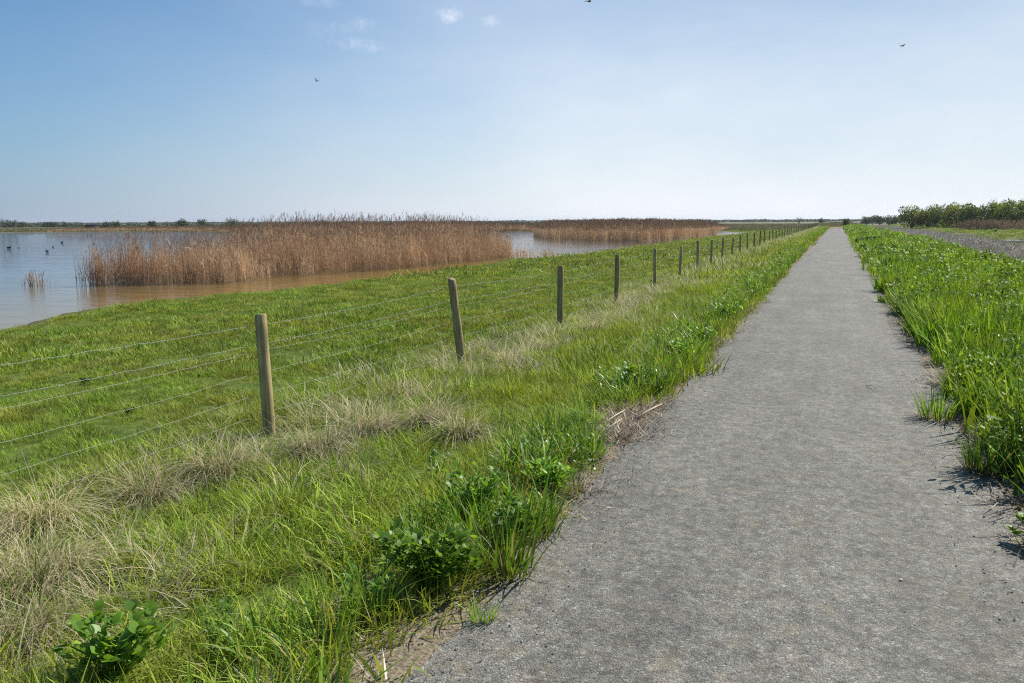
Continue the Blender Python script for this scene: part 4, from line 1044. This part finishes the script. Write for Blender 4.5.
# ------------------------------------------------------------------ trees and shrubs
def shrub(px, py_base, zb, height, width, label, mat='hedge', name='hedge_tree', n=2600, leaf=0.3, gaps=0.0, group=None, cat='tree', depth=None, bare=False, seed=0):
    rg = np.random.default_rng(seed + int(px * 7))
    if depth is None: x, y = at(px, py_base, zb)
    else: x, y, _ = far(px, depth)
    dist = math.hypot(x, y)
    root = empty(name, (x, y, zb)); tag(root, label, cat, group)
    gt, gc = Geo(), Geo()
    tips = []
    nb = 9
    for k in range(nb):
        th = 2 * PI * k / nb + rg.uniform(-.3, .3); sp = rg.uniform(0.1, 0.42) * width
        tip = Vector((math.cos(th) * sp, math.sin(th) * sp, height * rg.uniform(0.5, 0.86)))
        mid = Vector((math.cos(th) * sp * 0.35, math.sin(th) * sp * 0.35, tip.z * 0.45))
        r0 = 0.035 * height ** 0.9
        add_tube(gt, [(0.1 * math.cos(th), 0.1 * math.sin(th), -0.2), mid, tip], [r0, r0 * 0.6, r0 * 0.12], 5, 0.5, False)
        tips.append((mid, tip))
        for j in range(5 if not bare else 16):
            u = rg.uniform(0.4, 1); p = mid.lerp(tip, float(u)); e = p + Vector(rg.normal(0, 0.13 * height, 3)) + Vector((0, 0, 0.12 * height))
            add_tube(gt, [p, e], [r0 * 0.2, r0 * 0.06], 3, 0.8, False)
    link('trunk', gt.mesh('trunk', M['bark'] if not bare else M['twig']), root)
    lobes = []
    for mid, tip in tips:
        lobes.append((tip, rg.uniform(0.13, 0.24) * width)); 
        lobes.append((mid.lerp(tip, 0.5) + Vector((rg.normal(0, .1 * width), rg.normal(0, .1 * width), 0)), rg.uniform(0.16, 0.26) * width))
    for k in range(14):
        th = rg.uniform(0, 2 * PI); lobes.append((Vector((math.cos(th) * width * 0.38, math.sin(th) * width * 0.38, height * rg.uniform(0.05, 0.5))), rg.uniform(0.14, 0.22) * width))
    per = n // len(lobes)
    if bare: per = per // 5
    for c, rad in lobes:
        d = rg.normal(size=(per, 3)); d /= np.linalg.norm(d, axis=1)[:, None]
        rr = rad * rg.uniform(0.35, 1.12, per) ** 0.6
        P = np.array(c)[None] + d * rr[:, None] * [1, 1, 0.8]
        P = P[(P[:, 2] > 0.02)]
        k = len(P)
        tone = np.clip(0.5 + 0.25 * rg.normal() + rg.normal(0, 0.2, k), 0, 1)
        add_blades(gc, P, rg.uniform(0, 2 * PI, k), leaf * rg.uniform(0.5, 1.2, k), leaf * 0.6 * rg.uniform(0.6, 1.2, k), rg.uniform(0.1, 0.95, k), rg.uniform(-0.2, 0.4, k), 2, 'leaf', r=tone, face_jit=1.5, rg=rg)
    link('crown', gc.mesh('crown', M[mat]), root)
    return root
HG = 'hedgerow trees on the right'
HED = [  # px, depth, height, width, material, label
    (912, 190, 5.0, 6.5, 'hedge', 'dark rounded tree at the left end of the right-hand hedgerow', False),
    (929, 186, 5.0, 6.5, 'hedge_yellow', 'yellow-green tree second from the left end of the hedgerow', False),
    (945, 180, 4.8, 7.0, 'hedge', 'low dull green tree third from the left end of the hedgerow', False),
    (958, 172, 5.4, 6.5, 'hedge_yellow', 'light green tree in the middle of the hedgerow behind the brown brambles', False),
    (972, 166, 4.9, 6.0, 'hedge', 'dark green tree just left of the bare grey tree', False),
    (988, 160, 5.9, 5.0, 'hedge', 'bare grey twiggy tree in the hedgerow', True),
    (999, 158, 5.2, 4.5, 'hedge_yellow', 'yellow-green bushy tree just right of the bare grey tree', False),
    (1013, 150, 5.7, 7.0, 'hedge', 'tallest dense tree of the hedgerow near the right picture edge', False),
    (1034, 146, 5.8, 7.0, 'hedge_yellow', 'yellow-green tree cut by the right picture edge', False),
]
for px, dp, h, w, mt, lab, bare in HED:
    shrub(px, 0, -0.35, h, w, lab, mt, depth=dp, group=HG, bare=bare, n=3600, leaf=0.44)
BR = 'brown bramble thickets before the hedgerow'
for px, dp, h, w, lab in [(972, 140, 1.9, 5.5, 'left brown bramble thicket in front of the hedgerow'), (984, 136, 2.2, 6.0, 'highest reddish brown bramble thicket in front of the bare tree'), (997, 134, 2.0, 5.0, 'brown bramble thicket sloping down right of the bare tree'), (1019, 130, 1.7, 6.0, 'brown bramble thicket at the right picture edge')]:
    shrub(px, 0, -0.35, h * 0.75, w, lab, 'bramble', name='bramble_thicket', depth=dp, group=BR, cat='thicket', n=2200, leaf=0.22)
FT = 'small distant trees beyond the path end'
for px, dp, h, w, mt, lab in [(867, 330, 2.9, 5, 'far_hedge', 'leftmost low dark bush of the small distant group right of the path'), (873, 335, 3.4, 5, 'far_hedge', 'rounded bush second from left in the small distant group'), (880, 320, 3.5, 3.4, 'far_hedge', 'dark narrow tree in the middle of the small distant group'), (889, 310, 3.6, 6, 'far_hedge', 'widest tree of the small distant group left of the hedgerow'), (896, 300, 3.0, 5, 'far_hedge', 'right-hand sloping bush of the small distant group')]:
    shrub(px, 0, -0.4, h, w, lab, mt, name='distant_tree', depth=dp, group=FT, n=1400, leaf=0.5)
shrub(846, 0, -0.1, 2.1, 1.5, 'small almost black bush where the path bends at its far end', 'dark_herb', name='dark_bush', depth=165, cat='bush', n=900, leaf=0.2)
shrub(821.5, 0, -0.7, 3.4, 3.2, 'tiny dark tree on the horizon just left of the path end', 'far_hedge', name='distant_tree', depth=420, n=700, leaf=0.5)
shrub(799, 0, -0.7, 4.2, 4.2, 'faint pale thin tree on the horizon above the fence end', 'far_hedge', name='distant_tree', depth=420, n=500, leaf=0.4, bare=True)
LT = 'distant bushes on the far shore'
for px, dp, h, w, lab in [(4, 430, 4.6, 7, 'tall bush at the far left end of the far shore'), (12, 430, 4.2, 6, 'second bush from the left picture edge on the far shore'), (22, 440, 3.4, 5, 'low dark bump of a bush on the far shore left of the hut'), (47, 440, 3.1, 4, 'small bush on the horizon left of the hut'), (53, 440, 3.4, 4, 'small pointed bush on the horizon left of the hut, right of its twin'), (65, 440, 3.2, 3.5, 'small dark bush on the horizon closest left of the hut'), (117, 330, 3.0, 4, 'dark round bush on the far shore right of the hut'),
                      (107, 330, 2.6, 4.5, 'low wide bush on the far shore between hut and dark round bush'), (182, 300, 4.2, 5, 'pale green bush on the far shore above the thin reeds, left one'), (202, 300, 3.7, 4, 'pale green bush on the far shore, middle one above the reeds'), (231, 300, 3.9, 6, 'wide pale bush on the far shore, right one above the reeds'), (152, 300, 3.4, 3, 'thin low bush on the far shore left of the pale green bushes')]:
    shrub(px, 0, -0.9, h, w, lab, 'far_hedge', name='distant_bush', depth=dp, group=LT, cat='bush', n=900, leaf=0.5)

# continuous dark line of far hedges and trees on the horizon
g = Geo()
for (pa, pb, dep, h0, h1, dens) in [(-120, 130, 460, 1.3, 2.2, 8), (130, 560, 520, 1.2, 1.9, 6), (540, 1100, 900, 1.6, 2.5, 8), (-200, 1200, 1400, 1.8, 3.0, 6)]:
    k = int((pb - pa) * dens * 4)
    px = rng.uniform(pa, pb, k)
    P = []
    for p_ in px:
        x, y, _ = far(p_, dep * rng.uniform(0.97, 1.03)); P.append((x, y))
    P = np.array(P); hh = np.clip(h0 + (h1 - h0) * (0.5 + 0.6 * noise(px, px * 0, 5, 1)) , 0.5, 9)
    z = -0.9 + rng.random(k) * hh
    sz = dep / 780 * 1.0
    add_blades(g, np.stack([P[:, 0], P[:, 1], z - 0.3], 1), rng.uniform(0, 2 * PI, k), sz * rng.uniform(0.7, 1.5, k), sz * 1.2, rng.uniform(0.3, 0.9, k), rng.uniform(-0.1, 0.3, k), 2, 'leaf', face_jit=1.5)
tag(link('far_treeline', g.mesh('far_treeline', M['far_hedge'])), 'thin dark line of hedges and woods along the horizon', kind='stuff')

# ------------------------------------------------------------------ hut on the far shore
import bmesh
def box_mesh(name, parts, mat):
    bm = bmesh.new()
    for (x0, y0, z0, x1, y1, z1) in parts:
        r_ = bmesh.ops.create_cube(bm, size=1)
        for v in r_['verts']:
            v.co = Vector(((x0 + x1) / 2 + v.co.x * (x1 - x0), (y0 + y1) / 2 + v.co.y * (y1 - y0), (z0 + z1) / 2 + v.co.z * (z1 - z0)))
    bmesh.ops.bevel(bm, geom=bm.edges[:], offset=0.02, segments=1, affect='EDGES')
    me = bpy.data.meshes.new(name); bm.to_mesh(me); bm.free(); me.materials.append(mat); return me
hx, hy, _ = far(91, 320)
hut = empty('bird_hide', (hx, hy, -0.9), YAW); tag(hut, 'small dark wooden hut on stilts on the far shore of the lake', 'hut')
link('wall', box_mesh('wall', [(-2.0, -1.1, 0.5, 2.0, 1.1, 1.6)], M['hut']), hut)
bm = bmesh.new()
vs = [bm.verts.new(v) for v in [(-2.2, -1.35, 1.603), (2.2, -1.35, 1.603), (2.2, 1.35, 1.603), (-2.2, 1.35, 1.603), (-2.2, 0, 2.0), (2.2, 0, 2.0)]]
for f in [(0, 1, 2, 3), (0, 4, 5, 1), (3, 2, 5, 4), (0, 3, 4), (1, 5, 2)]: bm.faces.new([vs[i] for i in f])
me = bpy.data.meshes.new('roof'); bm.to_mesh(me); bm.free(); me.materials.append(M['hut']); link('roof', me, hut)
for sx_ in (-1.8, 1.8):
    for sy_ in (-0.9, 0.9): link('leg', box_mesh('leg', [(sx_ - 0.08, sy_ - 0.08, -0.3, sx_ + 0.08, sy_ + 0.08, 0.497)], M['hut']), hut)
# pale fallen rail beyond the ditch at the right
g = Geo()
a = Vector((*at(1007, 241.0, -0.35), -0.35)); b = Vector((*at(1023, 242.0, -0.35), -0.35))
mid = a.lerp(b, 0.5)
add_tube(g, [a - mid, (0, 0, 0.03), b - mid], [0.09, 0.10, 0.08], 7, 0.5, True)
tag(link('fallen_rail', g.mesh('fallen_rail', M['pale_wood']), None, mid), 'pale bleached rail lying beyond the ditch at the right picture edge', 'rail')

# ------------------------------------------------------------------ birds
def skin_mesh(name, verts, edges, radii, mat):
    me = bpy.data.meshes.new(name); me.from_pydata(verts, edges, [])
    o = bpy.data.objects.new(name, me); C.objects.link(o)
    sk = o.modifiers.new('s', 'SKIN'); sub = o.modifiers.new('u', 'SUBSURF'); sub.levels = 2; sub.render_levels = 2
    for i, r_ in enumerate(radii): me.skin_vertices[0].data[i].radius = (r_, r_)
    me.skin_vertices[0].data[0].use_root = True
    dg = bpy.context.evaluated_depsgraph_get(); ev = o.evaluated_get(dg)
    out = bpy.data.meshes.new_from_object(ev); out.name = name; out.materials.clear(); out.materials.append(mat)
    for p in out.polygons: p.use_smooth = True
    bpy.data.objects.remove(o)
    return out
def swimmer(px, py, label, rz, s=1.0):
    x, y = at(px, py, WATER_Z)
    body = skin_mesh('duck', [(0, 0, 0.05), (-0.14, 0, 0.06), (-0.24, 0, 0.11), (0.12, 0, 0.06), (0.17, 0, 0.13), (0.18, 0, 0.20), (0.235, 0, 0.20)],
                     [(0, 1), (1, 2), (0, 3), (3, 4), (4, 5), (5, 6)], [0.095, 0.08, 0.02, 0.075, 0.04, 0.042, 0.015], M['bird_dark'])
    o = link('duck', body, None, (x, y, WATER_Z)); o.rotation_euler = (0, 0, rz); o.scale = (s, s, s)
    bl = skin_mesh('bill', [(0.23, 0, 0.197), (0.29, 0, 0.19)], [(0, 1)], [0.014, 0.010], M['bill']); link('bill', bl, o)
    tag(o, label, 'bird', 'waterbirds swimming on the lake')
swimmer(9, 248, 'larger dark waterbird swimming nearest the left picture edge', 0.5, 1.0)
swimmer(19, 248, 'small faint waterbird just right of the larger one at the left edge', 2.6, 0.55)
swimmer(47, 251.5, 'small dark waterbird between the lone reed tuft and the far shore', 3.4, 0.75)
swimmer(53, 247, 'faint tiny waterbird midway between the two darker ones', 0.2, 0.5)
swimmer(62, 242.6, 'dark waterbird farthest out, just left of the end of the reed bed', 0.1, 1.0)
def flyer(px, py, dep, mat, label, rz, roll, span=0.55, s=1.0):
    x, y, z = far(px, dep, py)
    body = skin_mesh('flying_bird', [(0, 0, 0), (-0.16, 0, 0.0), (-0.30, 0, 0.01), (0.13, 0, 0.02), (0.22, 0, 0.03), (0.28, 0, 0.02)], [(0, 1), (1, 2), (0, 3), (3, 4), (4, 5)], [0.06, 0.045, 0.012, 0.05, 0.038, 0.01], M[mat])
    o = link('flying_bird', body, None, (x, y, z)); o.rotation_euler = (roll, 0.05, rz); o.scale = (s, s, s)
    for sgn in (1, -1):
        bm = bmesh.new(); rows = []
        for (u, ch, zz, sw) in [(0.03, 0.17, 0.02, 0.0), (span * 0.45, 0.16, 0.16, 0.04), (span * 0.8, 0.11, 0.19, -0.03), (span * 1.15, 0.03, 0.15, -0.16)]:
            row = []
            for (c, h) in ((0.5, 0), (0.15, 0.014), (-0.5, 0), (0.15, -0.004)):
                row.append(bm.verts.new((sw + c * ch + 0.02, sgn * u, zz + h)))
            rows.append(row)
        for r0, r1 in zip(rows, rows[1:]):
            for k in range(4): bm.faces.new((r0[k], r0[(k + 1) % 4], r1[(k + 1) % 4], r1[k]))
        bm.faces.new(rows[0]); bm.faces.new(rows[-1][::-1]); bmesh.ops.recalc_face_normals(bm, faces=bm.faces[:])
        me = bpy.data.meshes.new('wing'); bm.to_mesh(me); bm.free(); me.materials.append(M[mat]); link('wing', me, o)
    tag(o, label, 'bird', 'birds flying in the sky')
flyer(902, 46, 95, 'bird_dark', 'dark bird flying high at the upper right', YAW + 0.3, 0.25, 0.5, 1.2)
flyer(589, 1.5, 75, 'bird_dark', 'dark bird at the very top edge of the sky', YAW + 0.6, -0.2, 0.4, 1.1)
flyer(317, 81, 110, 'bird_grey', 'pale grey bird flying over the lake at the upper left', YAW + 2.9, 0.15, 0.55, 1.0)

# ------------------------------------------------------------------ haze
HAZE = 0.00012
bm = bmesh.new(); bmesh.ops.create_cube(bm, size=1)
for v in bm.verts: v.co = Vector((v.co.x * 9400, v.co.y * 6100 + 2600, -2.8 if v.co.z < 0 else 22.0))
me = bpy.data.meshes.new('haze'); bm.to_mesh(me); bm.free()
m, nt, nodes, L = new_mat('haze')
pv = N(nt, 'ShaderNodeVolumePrincipled'); pv.inputs['Color'].default_value = (0.86, 0.91, 1.0, 1); pv.inputs['Density'].default_value = HAZE; pv.inputs['Anisotropy'].default_value = 0.35
out = N(nt, 'ShaderNodeOutputMaterial'); L.new(pv.outputs[0], out.inputs['Volume'])
me.materials.append(m); tag(link('haze', me), 'thin pale haze over the far flats', kind='stuff')

# ------------------------------------------------------------------ camera
cam = bpy.data.cameras.new('camera'); co = bpy.data.objects.new('camera', cam); C.objects.link(co)
cam.sensor_width = 36; cam.lens = F / 1024 * 36; cam.clip_start = 0.05; cam.clip_end = 12000
f = Vector((-math.sin(YAW) * math.cos(PITCH), math.cos(YAW) * math.cos(PITCH), -math.sin(PITCH)))
r0 = Vector((math.cos(YAW), math.sin(YAW), 0)); u0 = r0.cross(f)
# clockwise roll: the right side of the camera dips
r1 = r0 * math.cos(ROLL) - u0 * math.sin(ROLL); u1 = u0 * math.cos(ROLL) + r0 * math.sin(ROLL)
co.matrix_world = Matrix(((r1.x, u1.x, -f.x, 0), (r1.y, u1.y, -f.y, 0), (r1.z, u1.z, -f.z, EYE), (0, 0, 0, 1)))
bpy.context.scene.camera = co

# ------------------------------------------------------------------ light
SUN_AZ = R(33); SUN_EL = R(45)          # azimuth measured from +Y (the path) towards +X
sun = bpy.data.lights.new('sun', 'SUN'); so = bpy.data.objects.new('sun', sun); C.objects.link(so)
sun.energy = 5.0; sun.angle = R(0.53); sun.color = (1.0, 0.955, 0.88)
sd = Vector((math.sin(SUN_AZ) * math.cos(SUN_EL), math.cos(SUN_AZ) * math.cos(SUN_EL), math.sin(SUN_EL)))
so.rotation_euler = sd.to_track_quat('Z', 'Y').to_euler(); so.location = (20, 20, 30)

W = bpy.data.worlds.new('World'); bpy.context.scene.world = W; W.use_nodes = True
nt = W.node_tree; nt.nodes.clear(); L = nt.links
sky = N(nt, 'ShaderNodeTexSky', sky_type='NISHITA'); sky.sun_disc = False
sky.sun_elevation = SUN_EL; sky.sun_rotation = SUN_AZ; sky.altitude = 0; sky.air_density = 1.0; sky.dust_density = 0.6; sky.ozone_density = 2.0
tc = N(nt, 'ShaderNodeTexCoord')
# small clouds: soft noisy patches around fixed directions
cl = None
for (px, py, w, h, st_, ns) in [(452, 15, 0.026, 0.011, 0.75, 24), (493, 21, 0.016, 0.008, 0.65, 28), (352, 27, 0.035, 0.012, 0.75, 20), (362, 44, 0.04, 0.010, 0.7, 20), (312, 32, 0.018, 0.02, 0.25, 12), (315, 2, 0.03, 0.008, 0.3, 14), (740, 60, 0.16, 0.12, 0.10, 5)]:
    d, _ = ray(px, py); d = d.normalized()
    rt = Vector((d.y, -d.x, 0)).normalized(); up = rt.cross(d).normalized()
    def dotn(v, s):
        n = N(nt, 'ShaderNodeVectorMath', operation='DOT_PRODUCT'); L.new(tc.outputs['Generated'], n.inputs[0]); n.inputs[1].default_value = tuple(v)
        return mathn(nt, 'DIVIDE', n.outputs['Value'], s)
    a = mathn(nt, 'POWER', mathn(nt, 'ABSOLUTE', dotn(rt, w)), 2.0)
    n = N(nt, 'ShaderNodeVectorMath', operation='DOT_PRODUCT'); L.new(tc.outputs['Generated'], n.inputs[0]); n.inputs[1].default_value = tuple(up)
    b = mathn(nt, 'POWER', mathn(nt, 'ABSOLUTE', mathn(nt, 'DIVIDE', n.outputs['Value'], h)), 2.0)
    r2 = mathn(nt, 'ADD', a, b)
    n = N(nt, 'ShaderNodeVectorMath', operation='DOT_PRODUCT'); L.new(tc.outputs['Generated'], n.inputs[0]); n.inputs[1].default_value = tuple(d)
    front = maprange(nt, n.outputs['Value'], 0.5, 0.8)
    nn = noise_n(nt, tc.outputs['Generated'], ns * 2.2, 6, 0.62)
    v = mathn(nt, 'ADD', mathn(nt, 'SUBTRACT', 1.0, r2), mathn(nt, 'MULTIPLY', mathn(nt, 'SUBTRACT', nn, 0.5), 5.0))
    v = maprange(nt, v, 0.0, 3.4, 0, st_, True)
    v = mathn(nt, 'MULTIPLY', v, maprange(nt, r2, 0.6, 3.5, 1, 0, True)); v = mathn(nt, 'MULTIPLY', v, front)
    cl = v if cl is None else mathn(nt, 'MAXIMUM', cl, v)
SKY = 0.094
sx = N(nt, 'ShaderNodeSeparateXYZ'); L.new(tc.outputs['Generated'], sx.inputs[0])
el = mathn(nt, 'ARCSINE', sx.outputs[2])
# milky air near the horizon, whiter towards the sun
n = N(nt, 'ShaderNodeVectorMath', operation='DOT_PRODUCT'); L.new(tc.outputs['Generated'], n.inputs[0]); n.inputs[1].default_value = (math.sin(SUN_AZ), math.cos(SUN_AZ), 0)
sunw = maprange(nt, n.outputs['Value'], -0.05, 0.62, 0, 1)
near_sun = maprange(nt, n.outputs['Value'], 0.45, 1.0, 1.0, 0.62)
vmap = N(nt, 'ShaderNodeMapping'); vmap.inputs['Scale'].default_value = (1.6, 1.6, 5.0); vmap.inputs['Rotation'].default_value = (0.2, 0.1, 0.5); L.new(tc.outputs['Generated'], vmap.inputs['Vector'])
veil = maprange(nt, noise_n(nt, vmap.outputs[0], 2.2, 7, 0.6), 0.3, 0.75, -0.035, 0.11)
milk = mathn(nt, 'POWER', 2.718, mathn(nt, 'MULTIPLY', mathn(nt, 'ABSOLUTE', el), maprange(nt, sunw, 0, 1, -7.0, -3.1)))
milk = mathn(nt, 'ADD', mathn(nt, 'MULTIPLY', milk, maprange(nt, sunw, 0, 1, 0.80, 0.95)), mathn(nt, 'MULTIPLY', veil, maprange(nt, sunw, 0, 1, 0.5, 1.3)), True)
mcol = mixc(nt, sunw, (2.8, 3.45, 4.8), (7.45, 7.75, 8.15))
sky_t = mixc(nt, 1.0, sky.outputs[0], (0.365, 0.735, 0.94), 'MULTIPLY')
ns_c = N(nt, 'ShaderNodeCombineXYZ'); [L.new(near_sun, ns_c.inputs[k]) for k in range(3)]
sky_t = mixc(nt, 1.0, sky_t, ns_c.outputs[0], 'MULTIPLY')
skyc = mixc(nt, milk, sky_t, mcol)
skyc = mixc(nt, cl, skyc, (8.6, 8.9, 9.4))
bg = N(nt, 'ShaderNodeBackground'); L.new(skyc, bg.inputs['Color']); bg.inputs['Strength'].default_value = SKY
wo = N(nt, 'ShaderNodeOutputWorld'); L.new(bg.outputs[0], wo.inputs['Surface'])

sc = bpy.context.scene
sc.view_settings.view_transform = 'Standard'; sc.view_settings.look = 'None'; sc.view_settings.exposure = 0.4; sc.view_settings.gamma = 1.0
sc.render.engine = 'CYCLES'; sc.cycles.pixel_filter_type = 'BLACKMAN_HARRIS'; sc.cycles.filter_width = 1.15
sc.cycles.max_bounces = 6; sc.cycles.diffuse_bounces = 3; sc.cycles.glossy_bounces = 3; sc.cycles.transmission_bounces = 4; sc.cycles.transparent_max_bounces = 8
sc.cycles.use_denoising = False
